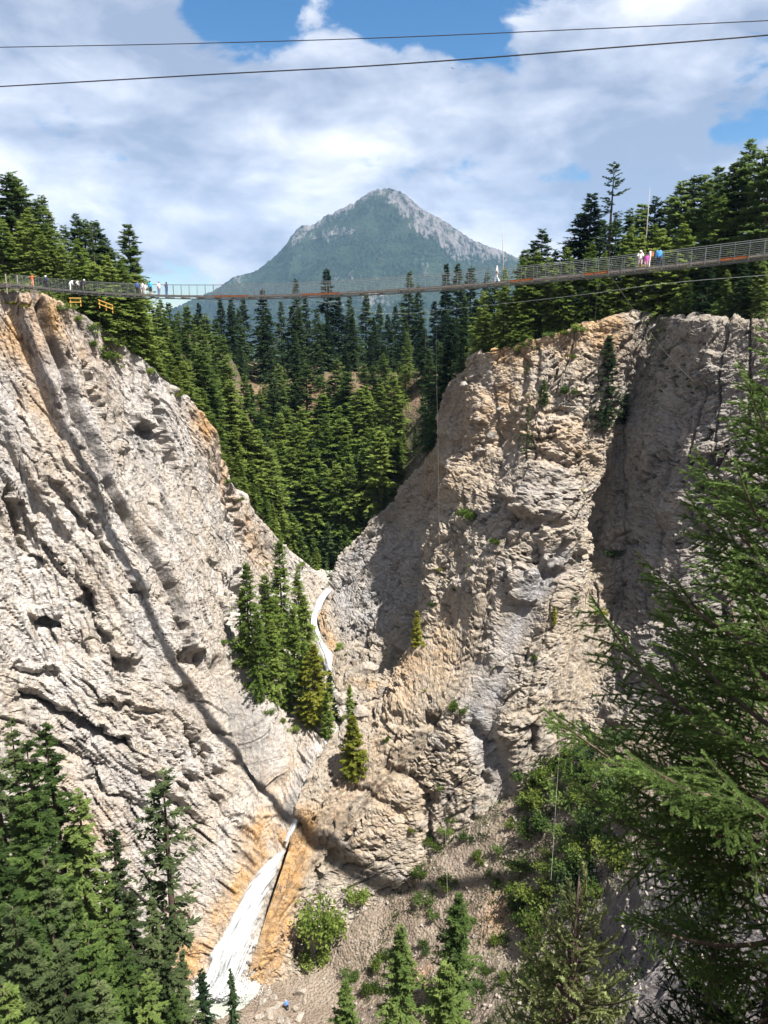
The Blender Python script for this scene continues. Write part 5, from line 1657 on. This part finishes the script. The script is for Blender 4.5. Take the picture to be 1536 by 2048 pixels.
def make_bridge():
    e = empty('suspension_bridge', tuple(bpt(0)))
    tag(e, 'long narrow suspension footbridge with wire railings crossing the canyon', 'footbridge')
    e.location = (0, 0, 0)
    W = 0.72
    ss = np.linspace(0, S_END, 150)
    step = 1.15
    n = int(S_END / step)
    # posts: one mesh, many objects
    pm = MB(); pm.tube([(0, 0, -0.22), (0, 0, 1.3)], 0.024, 5)
    pme = mesh_arrays('post', np.array(pm.v), pm.q, pm.t); pme.materials.append(M['steel'])
    bm_ = MB(); bm_.box((0, 0, -0.18), 0.09, 2 * W + 0.2, 0.11)
    bme = mesh_arrays('crossbeam', np.array(bm_.v), bm_.q); bme.materials.append(M['steel'])
    az = math.atan2(dirB[1], dirB[0])
    for k in range(n + 1):
        for sd in (-1, 1):
            o = bpy.data.objects.new('post', pme); COL.objects.link(o); o.parent = e
            o.location = bpt(k * step, sd * (W + 0.03)); o.rotation_euler = (0, 0, az)
        if k % 2 == 0:
            o = bpy.data.objects.new('crossbeam', bme); COL.objects.link(o); o.parent = e
            o.location = bpt(k * step); o.rotation_euler = (0, 0, az)
    for sd in (-1, 1):
        m = MB(); m.tube([bpt(s, sd * (W + 0.03), 1.32) for s in ss], 0.02, 5); m.build('handrail_cable', M['steel'], e)
        m = MB(); m.tube([bpt(s, sd * W * 0.8, -0.26) for s in ss], 0.04, 5); m.build('main_cable', M['mesh_wire'], e)
        m = MB()
        for h in (0.2, 0.36, 0.52, 0.68, 0.84, 1.0, 1.16): m.tube([bpt(s, sd * (W + 0.03), h) for s in ss], 0.006, 3, False)
        q = m.build('railing_mesh', M['mesh_wire'], e); q['kind'] = 'stuff'
        # kick boards in lengths, some of them orange
        orange = [(430, 520), (600, 700), (745, 775), (838, 850), (1008, 1058), (1168, 1220), (1440, 1490)]
        L = 2.3; k = 0
        while k * L < S_END - 0.1:
            s0, s1 = k * L, min((k + 1) * L - 0.03, S_END)
            m = MB(); seg = np.linspace(s0, s1, 4)
            for a, b in zip(seg[:-1], seg[1:]):
                c = (bpt(a, sd * (W - 0.03), 0.06) + bpt(b, sd * (W - 0.03), 0.06)) / 2
                d = bpt(b) - bpt(a); l = np.linalg.norm(d); d /= l
                m.box(c, l, 0.04, 0.16, [d, (nrmB[0], nrmB[1], 0), np.cross(d, (nrmB[0], nrmB[1], 0))])
            px = project(bpt((s0 + s1) / 2))[0]
            isor = any(a <= px <= b for a, b in orange)
            o = m.build('edge_board', M['rust'] if isor else M['plank'], e)
            if isor: o['label'] = 'rusty orange edge board'
            k += 1
    m = MB()
    k = 0
    for s in np.arange(0, S_END, 0.28):
        d = bpt(s + 0.2) - bpt(s); d /= np.linalg.norm(d)
        m.box(bpt(s + 0.13, 0, -0.045), 0.25, 2 * W - 0.12, 0.05, [d, (nrmB[0], nrmB[1], 0), np.cross(d, (nrmB[0], nrmB[1], 0))])
    q = m.build('deck_planks', M['plank'], e); q['kind'] = 'stuff'
    # stay ropes fixed to the deck: the diagonal wind guys and the lower wind cables
    def deck(px):
        f = lambda s: project(bpt(s))[0] - px
        a, b = -5.0, spanB + 5
        for _ in range(50):
            c = (a + b) / 2
            if f(c) > 0: b = c
            else: a = c
        return (a + b) / 2
    for px, q, lab in ((607, (490, 762, 150), 'diagonal guy cable running down to the left ridge'), (1222, (1395, 770, 102), 'guy cable running down to the shaded right wall')):
        s = deck(px); m = MB()
        a = bpt(s, 0.0, -0.25); b = cast(q[0], q[1]) or Vector(P(*q))
        b = np.array(b)
        m.tube([a * (1 - f) + b * f - np.array((0, 0, 0.8)) * math.sin(math.pi * f) for f in np.linspace(0, 1, 14)], 0.028, 5)
        o = m.build('guy_cable', M['rope'], e); o['label'] = lab
    for pa, qs in ((607, [(780, 628, 96), (960, 612, 90), (1160, 590, 86), (1340, 566, 84), (1560, 548, 82)]), (850, [(700, 600, 92), (560, 612, 100), (400, 600, 108)])):
        m = MB(); line = [bpt(deck(pa), 0, -0.25)] + [P(*q) for q in qs]
        G = pchip(np.arange(len(line)), np.array(line), np.linspace(0, len(line) - 1, 30))
        m.tube(list(G), 0.012, 4); m.build('wind_cable', M['mesh_wire'], e)
    # landing frame at the left end
    m = MB()
    for sd in (-1, 1):
        m = MB(); m.tube([bpt(-0.5, sd * 0.9, -1.2), bpt(-0.5, sd * 0.9, 1.3)], 0.09, 6); m.build('anchor_post', M['plank'], e)
        m = MB(); m.box(bpt(-2.2, 0, -0.35), 3.6, 2.0, 0.5, [(dirB[0], dirB[1], 0), (nrmB[0], nrmB[1], 0), (0, 0, 1)]); m.build('landing', M['plank'], e)
    return e, deck


bridge, deck_at = make_bridge()


def rope(px0, line, r, label):
    """pale rope hanging from the deck"""
    s = deck_at(px0); a = bpt(s, 0.5, -0.25)
    m = MB(); pts_ = [a] + [P(*q) for q in line]
    G = pchip(np.arange(len(pts_)), np.array(pts_), np.linspace(0, len(pts_) - 1, 24))
    m.tube(list(G), r, 5)
    tag(m.build('hanging_rope', M['rope'], None), label, 'rope')


rope(1195, [(1180, 780, 87), (1165, 1000, 88), (1147, 1180, 90), (1122, 1480, 90), (1102, 1760, 78)], 0.018, 'long pale rope hanging from the bridge past the lone wall fir')
rope(871, [(874, 800, 91), (880, 1170, 92), (890, 1560, 93), (900, 1960, 70)], 0.014, 'long thin pale rope hanging from the middle of the bridge')
rope(849, [(850, 640, 92), (851, 700, 95)], 0.014, 'short faint rope hanging left of the long middle rope')


def overhead(pts_, r, label):
    m = MB(); G = pchip(np.arange(len(pts_)), np.array([P(*q) for q in pts_]), np.linspace(0, len(pts_) - 1, 60))
    m.tube(list(G), r, 6)
    tag(m.build('overhead_cable', M['cable']), label, 'cable')


overhead([(-700, 95, 68), (-200, 96.5, 60), (0, 94.5, 57), (384, 87, 54), (768, 75.5, 51), (1152, 59, 48), (1536, 41, 45), (1800, 27, 43), (2600, -30, 38)], 0.026, 'upper of the two dark cables crossing the sky')
overhead([(-700, 203, 50), (-200, 183, 44), (0, 173, 42), (384, 151, 39), (768, 130, 37), (1152, 101, 34), (1536, 70, 32), (1800, 46, 30), (2600, -40, 26)], 0.028, 'lower of the two dark cables crossing the sky')

# yellow timber stair and platform rails on the left rim


def timber(line, Y, label, down=0.0):
    e = empty('timber_railing', tuple(P(line[0][0], line[0][1], Y)))
    o0 = np.array(e.location)
    tag(e, label, 'railing')
    a = P(line[0][0], line[0][1], Y) - o0; b = P(line[-1][0], line[-1][1], Y + down) - o0
    for h in (0.0, -0.55):
        m = MB(); d = (b - a) / np.linalg.norm(b - a)
        m.box((a + b) / 2 + (0, 0, h), np.linalg.norm(b - a) + 0.3, 0.07, 0.11, [d, norm(np.cross((0, 0, 1), d)), norm(np.cross(d, np.cross((0, 0, 1), d)))])
        m.build('rail', M['yellow_wood'], e)
    n = max(2, int(np.linalg.norm(b - a) / 0.9) + 1)
    for k in range(n):
        c = a + (b - a) * k / (n - 1)
        m = MB(); m.box(c + (0, 0.09, -0.55), 0.10, 0.10, 1.15); m.build('post', M['yellow_wood'], e)


timber([(140, 596), (160, 596)], 107.5, 'yellow timber platform railing below the bridge at left')
timber([(198, 600), (224, 610)], 111.5, 'sloping yellow timber stair railing below the bridge, right of the other')

# ---------------------------------------------------------------- people


def cloth(name, c):
    key = 'cloth_' + name
    if key not in M: M[key] = plain(key, c, 0.9, 0, 0.1, 9.0, 0.1)
    return M[key]


SKIN = plain('skin', (0.42, 0.24, 0.16), 0.6, 0, 0.06, 8.0)
BONES = [(0, 1), (1, 2), (2, 3), (3, 4), (4, 5), (2, 6), (6, 7), (7, 8), (8, 9), (2, 10), (10, 11), (11, 12), (12, 13), (0, 14), (14, 15), (15, 16), (16, 17), (0, 18), (18, 19), (19, 20), (20, 21)]
RADI = [.115, .12, .135, .055, .085, .085, .06, .047, .034, .03, .06, .047, .034, .03, .09, .06, .042, .035, .09, .06, .042, .035]


def joints(arms='down', stride=0.0, bend=0.0, h=1.72):
    J = [(0, 0, .95), (0, 0.0, 1.15), (0, -.01, 1.36), (0, 0, 1.50), (0, .02, 1.60), (0, .03, 1.68)]
    for s in (-1, 1):
        if arms == 'down': A = [(.17 * s, 0, 1.40), (.21 * s, -.02, 1.13), (.22 * s, .05, .89), (.22 * s, .08, .80)]
        elif arms == 'out': A = [(.17 * s, 0, 1.40), (.42 * s, .02, 1.34), (.66 * s, .05, 1.36), (.75 * s, .06, 1.37)]
        elif arms == 'rail': A = [(.17 * s, 0, 1.40), (.25 * s, .08, 1.18), (.20 * s, .32, 1.16), (.19 * s, .41, 1.16)]
        elif arms == 'phone': A = [(.17 * s, 0, 1.40), (.22 * s, .12, 1.20), (.08 * s, .32, 1.40), (.05 * s, .36, 1.47)]
        else: A = [(.17 * s, 0, 1.40), (.22 * s, s * .1 * stride, 1.15), (.21 * s, .08 + s * .25 * stride, .93), (.21 * s, .12 + s * .3 * stride, .85)]
        J += A
    for s in (-1, 1):
        f = s * stride
        J += [(.10 * s, 0, .90), (.11 * s, .05 + .22 * f, .50), (.11 * s, .42 * f - .06 * abs(f), .10), (.12 * s, .42 * f + .14, .04)]
    J = np.array(J, float)
    if bend:
        c, sn = math.cos(bend), math.sin(bend)
        for k in range(1, 14):
            y, z = J[k, 1], J[k, 2] - .95
            J[k, 1] = y * c + z * sn; J[k, 2] = .95 - y * sn + z * c
    return J * h / 1.75


def person(loc, az, label, shirt, pants, hair=(0.03, 0.02, 0.015), arms='down', stride=0.0, bend=0.0, h=1.72, hat=None, group=None, pack=None, skirt=False):
    J = joints(arms, stride, bend, h)
    me = bpy.data.meshes.new('skeleton')
    me.from_pydata([tuple(j) for j in J], BONES, [])
    o = bpy.data.objects.new('person', me); COL.objects.link(o)
    md = o.modifiers.new('skin', 'SKIN'); md.use_smooth_shade = True
    for k, v in enumerate(me.skin_vertices[0].data):
        r = RADI[k] * h / 1.75
        v.radius = (r * (1.3 if k in (1, 2) else 1.1 if k == 0 else 1), r * (0.85 if k < 3 else 1)); v.use_root = (k == 0)
    md2 = o.modifiers.new('sub', 'SUBSURF'); md2.levels = 1; md2.render_levels = 1
    dg = bpy.context.evaluated_depsgraph_get()
    bm_ = bpy.data.meshes.new_from_object(o.evaluated_get(dg))
    bpy.data.objects.remove(o); bpy.data.meshes.remove(me)
    V = np.array([v.co[:] for v in bm_.vertices]); NN = np.array([v.normal[:] for v in bm_.vertices])
    faces = [tuple(p.vertices) for p in bm_.polygons]
    # nearest bone of each face
    C = np.array([V[list(f)].mean(axis=0) for f in faces])
    D = []
    for a, b in BONES:
        d = J[b] - J[a]; t = np.clip(((C - J[a]) @ d) / (d @ d), 0, 1)
        D.append(np.linalg.norm(C - (J[a] + t[:, None] * d), axis=1))
    nb = np.argmin(np.array(D), axis=0)
    e = empty('person', tuple(loc), (0, 0, az))
    tag(e, label, 'person', group)
    extra = MB()
    # fingers, nose, ears
    for w_, t_ in ((8, 9), (12, 13)):
        d = norm(J[t_] - J[w_]); sd = norm(np.cross(d, (0.3, 0.9, 0.2)))
        for k in range(4):
            a = J[t_] + sd * (k - 1.5) * 0.017
            l = (0.065, 0.08, 0.085, 0.07)[k]
            extra.tube([a - d * 0.02, a + d * l * 0.55, a + d * l + np.array((0, 0.015, -0.01))], [0.009, 0.008, 0.006], 4)
        a = J[w_] + (J[t_] - J[w_]) * 0.45 + sd * 0.03
        extra.tube([a, a + sd * 0.025 + d * 0.03, a + sd * 0.03 + d * 0.06], [0.010, 0.009, 0.006], 4)
    hd = J[4]; fw = np.array((0, 1.0, 0)); 
    extra.tube([hd + fw * 0.075 + (0, 0, .02), hd + fw * 0.105 + (0, 0, -.02)], [0.010, 0.016], 5)
    for s in (-1, 1): extra.box(hd + (s * 0.088, 0, 0), 0.015, 0.03, 0.055)
    nv = len(V)
    Vb = np.concatenate([V, np.array(extra.v)])
    me = bpy.data.meshes.new('body')
    me.from_pydata([tuple(v) for v in Vb], [], faces + [tuple(nv + i for i in f) for f in extra.q + extra.t])
    link('body', me, SKIN, e)
    def garment(name, bones, col, off, extra_ok=None):
        idx = [i for i in range(len(faces)) if nb[i] in bones and (extra_ok is None or extra_ok(C[i]))]
        used = sorted({v for i in idx for v in faces[i]}); mp = {v: k for k, v in enumerate(used)}
        m = bpy.data.meshes.new(name)
        m.from_pydata([tuple(V[v] + NN[v] * off) for v in used], [], [tuple(mp[v] for v in faces[i]) for i in idx])
        for p in m.polygons: p.use_smooth = True
        return link(name, m, cloth('%02x%02x%02x' % tuple(int(255 * x) for x in col), col), e)
    garment('shirt', {0, 1, 5, 6, 9, 10, 7, 11} if bend or arms in ('down',) else {0, 1, 5, 6, 9, 10}, shirt, 0.022)
    legs = {13, 14, 17, 18} if skirt else {13, 14, 15, 17, 18, 19}
    garment('trousers', legs, pants, 0.016)
    garment('shoes', {16, 20}, (0.04, 0.04, 0.045), 0.014)
    head_top = lambda c: (c - J[4]) @ norm(J[5] - J[4]) > -0.01 or c[1] < J[4][1] - 0.03
    garment('hair' if hat is None else 'hat', {3, 4}, hair if hat is None else hat, 0.018 if hat is None else 0.035, head_top)
    if pack:
        m = MB(); c = (J[1] + J[2]) / 2 + (0, -0.20, 0.02)
        m.box(c, 0.28, 0.16, 0.42); m.build('backpack', cloth('pack%02x' % int(255 * pack[0]), pack), e)
    return e


AZ = math.atan2(dirB[1], dirB[0])


def on_bridge(px, off, az, label, shirt, pants, **k):
    s = deck_at(px)
    return person(bpt(s, off, -0.02), az, label, shirt, pants, **k)


FRONT = AZ + math.pi          # facing the camera side
on_bridge(70, -0.3, FRONT, 'person in an orange top with both arms stretched out at the left bridge end', (0.75, 0.16, 0.05), (0.62, 0.30, 0.2), arms='out', hair=(0.2, 0.08, 0.03))
on_bridge(92, 0.1, AZ, 'person in dark navy clothes and a white cap behind the orange one', (0.02, 0.025, 0.08), (0.02, 0.02, 0.03), hat=(0.75, 0.75, 0.75))
on_bridge(144, -0.3, AZ - 0.4, 'person in white and black bending over the railing', (0.78, 0.78, 0.78), (0.75, 0.75, 0.75), arms='rail', bend=0.9)
on_bridge(151, 0.2, AZ - 1.2, 'person in a white shirt and black trousers leaning to the right', (0.8, 0.8, 0.8), (0.015, 0.015, 0.02), arms='rail', bend=0.8)
on_bridge(163, 0.0, AZ - 1.4, 'person in black crouching forward beside the white shirt', (0.02, 0.02, 0.025), (0.02, 0.02, 0.025), arms='rail', bend=0.7)
on_bridge(173, -0.2, FRONT, 'person in black with a big white hat', (0.03, 0.03, 0.035), (0.02, 0.02, 0.025), hat=(0.8, 0.8, 0.78), h=1.6)
on_bridge(274, 0.1, AZ, 'person in a dark blue shirt at the left of the group by the forest edge', (0.07, 0.11, 0.30), (0.02, 0.02, 0.03), arms='down')
on_bridge(289, -0.3, FRONT, 'person in a white top and pale trousers in the middle of the group', (0.72, 0.70, 0.72), (0.55, 0.5, 0.48), h=1.65)
on_bridge(299, 0.2, AZ, 'person in a turquoise shirt and black shorts at the right of the group', (0.05, 0.42, 0.62), (0.02, 0.02, 0.025), h=1.82, skirt=True)
on_bridge(295, -0.4, FRONT, 'child in pale clothes in front of the turquoise shirt', (0.7, 0.55, 0.5), (0.7, 0.7, 0.7), h=1.45)
on_bridge(321, -0.2, AZ - 1.57, 'person in white with dark hair facing right near the forest edge', (0.72, 0.72, 0.78), (0.12, 0.16, 0.32), arms='walk', stride=0.3)
on_bridge(333, 0.1, AZ + 1.57, 'person in dark blue holding something up towards the one in white', (0.05, 0.06, 0.14), (0.06, 0.09, 0.22), arms='phone')
on_bridge(994, -0.1, AZ + 1.57, 'person in white walking alone in the middle of the bridge', (0.85, 0.85, 0.9), (0.8, 0.8, 0.88), arms='walk', stride=0.7, hair=(0.6, 0.58, 0.55))
on_bridge(1280, -0.3, FRONT, 'person in a white shirt and white hat on the right part of the bridge', (0.82, 0.80, 0.82), (0.55, 0.42, 0.42), hat=(0.85, 0.83, 0.8), arms='rail', skirt=True)
on_bridge(1292, -0.3, FRONT, 'child in a magenta dress between the white shirt and the orange pack', (0.55, 0.10, 0.42), (0.65, 0.35, 0.5), h=1.35, skirt=True)
on_bridge(1298, 0.1, AZ + 1.57, 'person in pale pink carrying an orange pack', (0.75, 0.62, 0.58), (0.72, 0.60, 0.62), pack=(0.62, 0.25, 0.12), h=1.8)
on_bridge(1316, 0.0, AZ, 'person in a bright blue jacket and dark trousers on the right part of the bridge', (0.08, 0.36, 0.80), (0.03, 0.04, 0.06), h=1.78)
pb = cast(575, 2022)
if pb: person((pb.x, pb.y, pb.z - 0.02), 0.6, 'person in a blue shirt stooping among the rocks by the plunge pool', (0.06, 0.16, 0.62), (0.025, 0.03, 0.05), arms='rail', bend=0.75, h=1.75, hair=(0.35, 0.28, 0.2))

# two far birds
for px, py, Y, rz, lab in ((905, 137, 160, 0.3, 'left one of two tiny dark birds below the cables'), (935, 134, 165, -0.4, 'right one of two tiny dark birds below the cables')):
    e = empty('bird', tuple(P(px, py, Y)), (0.1, 0.25, rz)); tag(e, lab, 'bird')
    m = MB(); m.tube([(0, -0.22, 0), (0, -0.08, 0.02), (0, 0.10, 0.02), (0, 0.19, 0.03), (0, 0.25, 0.03)], [0.02, 0.06, 0.065, 0.035, 0.008], 6); m.build('body', M['cable'], e, True)
    for s in (-1, 1):
        v = [(0, 0.08, 0.03), (s * 0.22, 0.12, 0.12), (s * 0.46, -0.02, 0.06), (s * 0.2, -0.06, 0.10), (0, -0.06, 0.03)]
        top = v + [(x, y, z - 0.012) for x, y, z in v]
        link('wing', mesh_arrays('wing', top, tris=[(0, 1, 4), (1, 3, 4), (1, 2, 3), (5, 9, 6), (6, 9, 8), (6, 8, 7), (1, 0, 6), (0, 5, 6), (2, 1, 7), (1, 6, 7), (3, 2, 8), (2, 7, 8), (4, 3, 9), (3, 8, 9)]), M['cable'], e)
    link('tail', mesh_arrays('tail', [(0, -0.2, 0), (0.06, -0.34, 0.0), (-0.06, -0.34, 0.0), (0, -0.27, 0.02)], tris=[(0, 1, 3), (0, 3, 2), (1, 2, 3), (0, 2, 1)]), M['cable'], e)

# fallen pale logs on the right rim
for px, py, ln, rz, lab in ((1282, 640, 3.6, 0.5, 'bleached fallen log on the right rim, the left of two'), (1312, 648, 3.4, 0.75, 'bleached fallen log on the right rim, the right of two'), (955, 748, 3.0, 0.1, 'pale slab like log on the left corner of the right rim'), (695, 1412, 5.0, -0.9, 'bleached fallen trunk lying beside the creek below the bluff')):
    b = cast(px, py + 3)
    if b is None: continue
    m = MB(); m.tube([(-ln / 2, 0, 0), (0, 0.05, 0.06), (ln / 2, 0, 0.0)], [0.19, 0.15, 0.08], 8)
    for k in range(3): m.tube([(-ln * 0.2 + k * ln * 0.25, 0, 0.1), (-ln * 0.1 + k * ln * 0.25, 0.2 - 0.2 * k, 0.5)], [0.04, 0.015], 4)
    o = m.build('fallen_log', M['bark_grey'], None, True); o.location = (b.x, b.y, b.z + 0.15); o.rotation_euler = (0.0, -0.35, rz)
    tag(o, lab, 'log')

# ---------------------------------------------------------------- near firs on the right


def branch_meshes(seed, L, needle=0.026, density=0.85):
    """a fir branch along +X, spray flat in XY: wood mesh and needle mesh"""
    rs = np.random.RandomState(seed)
    wood = MB()
    segs = []                                     # shoots: start, end
    sag = 0.06 * L
    axis = lambda f: np.array((L * f, 0.05 * L * math.sin(3 * f + seed), sag * (f**2) * 1.2 - 0.10 * L * math.sin(math.pi * f * 0.9)))
    wood.tube([axis(f) for f in np.linspace(0, 1, 9)], [0.016 * L * (1 - f) + 0.003 for f in np.linspace(0, 1, 9)], 5)
    for f0, f1 in zip(np.linspace(0.35, 0.95, 7)[:-1], np.linspace(0.35, 0.95, 7)[1:]): segs.append((axis(f0), axis(f1)))
    segs.append((axis(0.93), axis(1.0) + np.array((0.05, 0, 0.01))))
    n = int(L / 0.085 * density)
    for k in range(n):
        f = 0.12 + 0.86 * (k + rs.uniform(0, 0.8)) / n
        s = 1 if k % 2 else -1
        ln = L * (0.36 * (1 - f)**0.8 + 0.06) * rs.uniform(0.7, 1.2)
        if rs.rand() < 0.08: continue
        a = rad(rs.uniform(42, 62))
        d = np.array((math.cos(a), s * math.sin(a), rs.uniform(-0.35, 0.12)))
        d /= np.linalg.norm(d)
        o = axis(f)
        tip = o + d * ln + np.array((0.12 * ln, 0, -0.10 * ln))
        mid = o + d * ln * 0.5
        wood.tube([o, mid, tip], [0.005, 0.0035, 0.0015], 3, False)
        if f > 0.25: segs.append((o + d * ln * 0.1, mid))
        else: segs.append((o + d * ln * 0.4, mid))
        segs.append((mid, tip))
        m = int(ln / 0.10)
        for j in range(m):
            g = 0.22 + 0.7 * (j + rs.uniform(0, 0.6)) / max(m, 1)
            q = o * (1 - g) + tip * g
            s2 = 1 if j % 2 else -1
            ax = np.array((math.cos(a - s * s2 * 0.8), s * math.sin(a - s * s2 * 0.8), rs.uniform(-0.45, 0.05)))
            l2 = ln * 0.34 * (1 - g) + 0.05
            segs.append((q, q + ax * l2 * rs.uniform(0.8, 1.3)))
    V, Y_ = [], []
    endy = rs.uniform(0.5, 1.2, len(segs))
    o_ = np.array([s[0] for s in segs]); t_ = np.array([s[1] for s in segs])
    ln = np.linalg.norm(t_ - o_, axis=1); d = (t_ - o_) / ln[:, None]
    cnt = np.maximum(3, (ln / 0.006).astype(int))
    idx = np.repeat(np.arange(len(segs)), cnt)
    within = np.concatenate([np.arange(c) / c for c in cnt])
    b = o_[idx] + d[idx] * (ln[idx] * within)[:, None]
    dd = d[idx]
    x = norm(np.cross(dd, (0.03, 0.02, 1.0))); y = np.cross(x, dd)
    for rep in range(5):
        an = rs.uniform(0, 2 * math.pi, len(b))
        out = x * np.cos(an)[:, None] + y * (np.sin(an) * 0.85 + 0.2)[:, None]
        nd = norm(out * 0.86 + dd * 0.62)
        sd = norm(np.cross(nd, dd + rs.normal(size=dd.shape) * 0.3))
        l = needle * rs.uniform(0.75, 1.2, len(b))[:, None]
        wv = 0.0056
        V.append(np.stack([b - sd * wv, b + sd * wv, b + nd * l], 1).reshape(-1, 3))
        yg = np.clip((b[:, 0] / L - 0.35) * 0.9, 0, 1) * (0.35 + 0.65 * within) * endy[idx]
        Y_.append(np.repeat(yg, 3))
    V = np.concatenate(V)
    wm = mesh_arrays('branch', np.array(wood.v), wood.q, wood.t or None)
    wm.materials.append(M['bark'])
    nm = mesh_arrays('needles', V, tris=np.arange(len(V)).reshape(-1, 3))
    yy = np.clip(np.concatenate(Y_), 0, 1); add_attr(nm, 'young', np.stack([yy, yy, yy], -1))
    return wm, nm


BR = {2.0: [branch_meshes(901, 2.0), branch_meshes(902, 2.0)], 1.2: [branch_meshes(903, 1.2), branch_meshes(904, 1.2)], 3.0: [branch_meshes(905, 3.0), branch_meshes(906, 3.0)], 0.6: [branch_meshes(907, 0.6)]}


def near_fir(foot, H, label, mat, seed, rmax, zlo, step=0.30, nb=5, power=0.8, elev=(18, 45), az_ok=None, zmax=-9.0, top=True, extra=()):
    """fir close to the camera: each bough an object with its needles as a sub-part"""
    rs = random.Random(seed)
    e = empty('fir_tree', foot); tag(e, label, 'tree')
    m = MB(); m.tube([(0, 0, -0.5), (0.02, 0, H * 0.5), (0, 0, H)], [0.02 * H, 0.013 * H, 0.01], 9); m.build('trunk', M['bark'], e, True)
    def bough(z, az, L, el, roll=0.0):
        key = min(BR, key=lambda q: abs(math.log(q / L)))
        wm, nm = BR[key][rs.randrange(len(BR[key]))]
        sc = L / key
        o = bpy.data.objects.new('branch', wm); COL.objects.link(o); o.parent = e
        o.location = (0, 0, z)
        o.rotation_euler = (Matrix.Rotation(az, 4, 'Z') @ Matrix.Rotation(-el, 4, 'Y') @ Matrix.Rotation(roll, 4, 'X')).to_euler()
        o.scale = (sc, sc, sc)
        q = bpy.data.objects.new('needles', nm); COL.objects.link(q); q.parent = o
        if len(nm.materials) == 0: nm.materials.append(mat)
        q.material_slots[0].link = 'OBJECT'; q.material_slots[0].material = mat
    z = zlo; k = 0
    while z < H - 0.25:
        t = (H - z) / (H - zlo)
        L = max(0.3, rmax * t**power)
        if z < zmax: L *= max(0.4, 1 - (zmax - z) * 0.2)
        for j in range(nb):
            az = k * 2.4 + j * 2 * math.pi / nb + rs.uniform(-0.35, 0.35)
            if az_ok and not az_ok(az % (2 * math.pi), z): continue
            el = rad(elev[1] + (elev[0] - elev[1]) * t + rs.uniform(-8, 8))
            bough(z + rs.uniform(-0.1, 0.1), az, L * rs.uniform(0.75, 1.1), el, rs.uniform(-0.35, 0.35))
        z += step * rs.uniform(0.8, 1.2); k += 1
    if top: bough(H - 0.55, 0, 0.7, rad(88))
    for z, az, L, el in extra: bough(z, az, L, el)
    return e


base_ = P(1655, 370, 8.3)
near_fir((base_[0] + 0.75, 8.3, -13.2), 13.2 + base_[2] + 1.0, 'large dark green fir close by, filling the right edge of the picture', M['fir_near'], 4, 4.4, 4.0, 0.45, 5, 0.70, (16, 42), zmax=7.6,
         az_ok=lambda a, z: 1.6 < a < 5.4)
b2 = P(1160, 1742, 7.4)
near_fir((b2[0], 7.4, b2[2] - 6.2), 6.2, 'yellow green fir close by below, its leader at the lower right', M['fir_olive'], 9, 1.85, 1.2, 0.17, 6, 0.75, (16, 50))
b3 = P(1440, 1790, 8.6)
near_fir((b3[0], 8.6, b3[2] - 6.0), 6.0, 'deep green fir close by in the shade at the bottom right corner', M['fir_dark'], 15, 1.5, 1.5, 0.22, 6, 0.75, (10, 40))

# ---------------------------------------------------------------- haze
t = NT('haze_air')
pv = t.n.new('ShaderNodeVolumePrincipled')
pv.inputs['Color'].default_value = (0.42, 0.66, 1.0, 1)
pv.inputs['Density'].default_value = 0.000038
pv.inputs['Anisotropy'].default_value = 0.0
t.l.new(pv.outputs[0], t.out.inputs['Volume'])
m = MB(); m.box((0, 3600, 555), 9000, 7600, 1310)
tag(m.build('haze', t.m), 'thin blue air between the canyon and the mountain', kind='stuff')
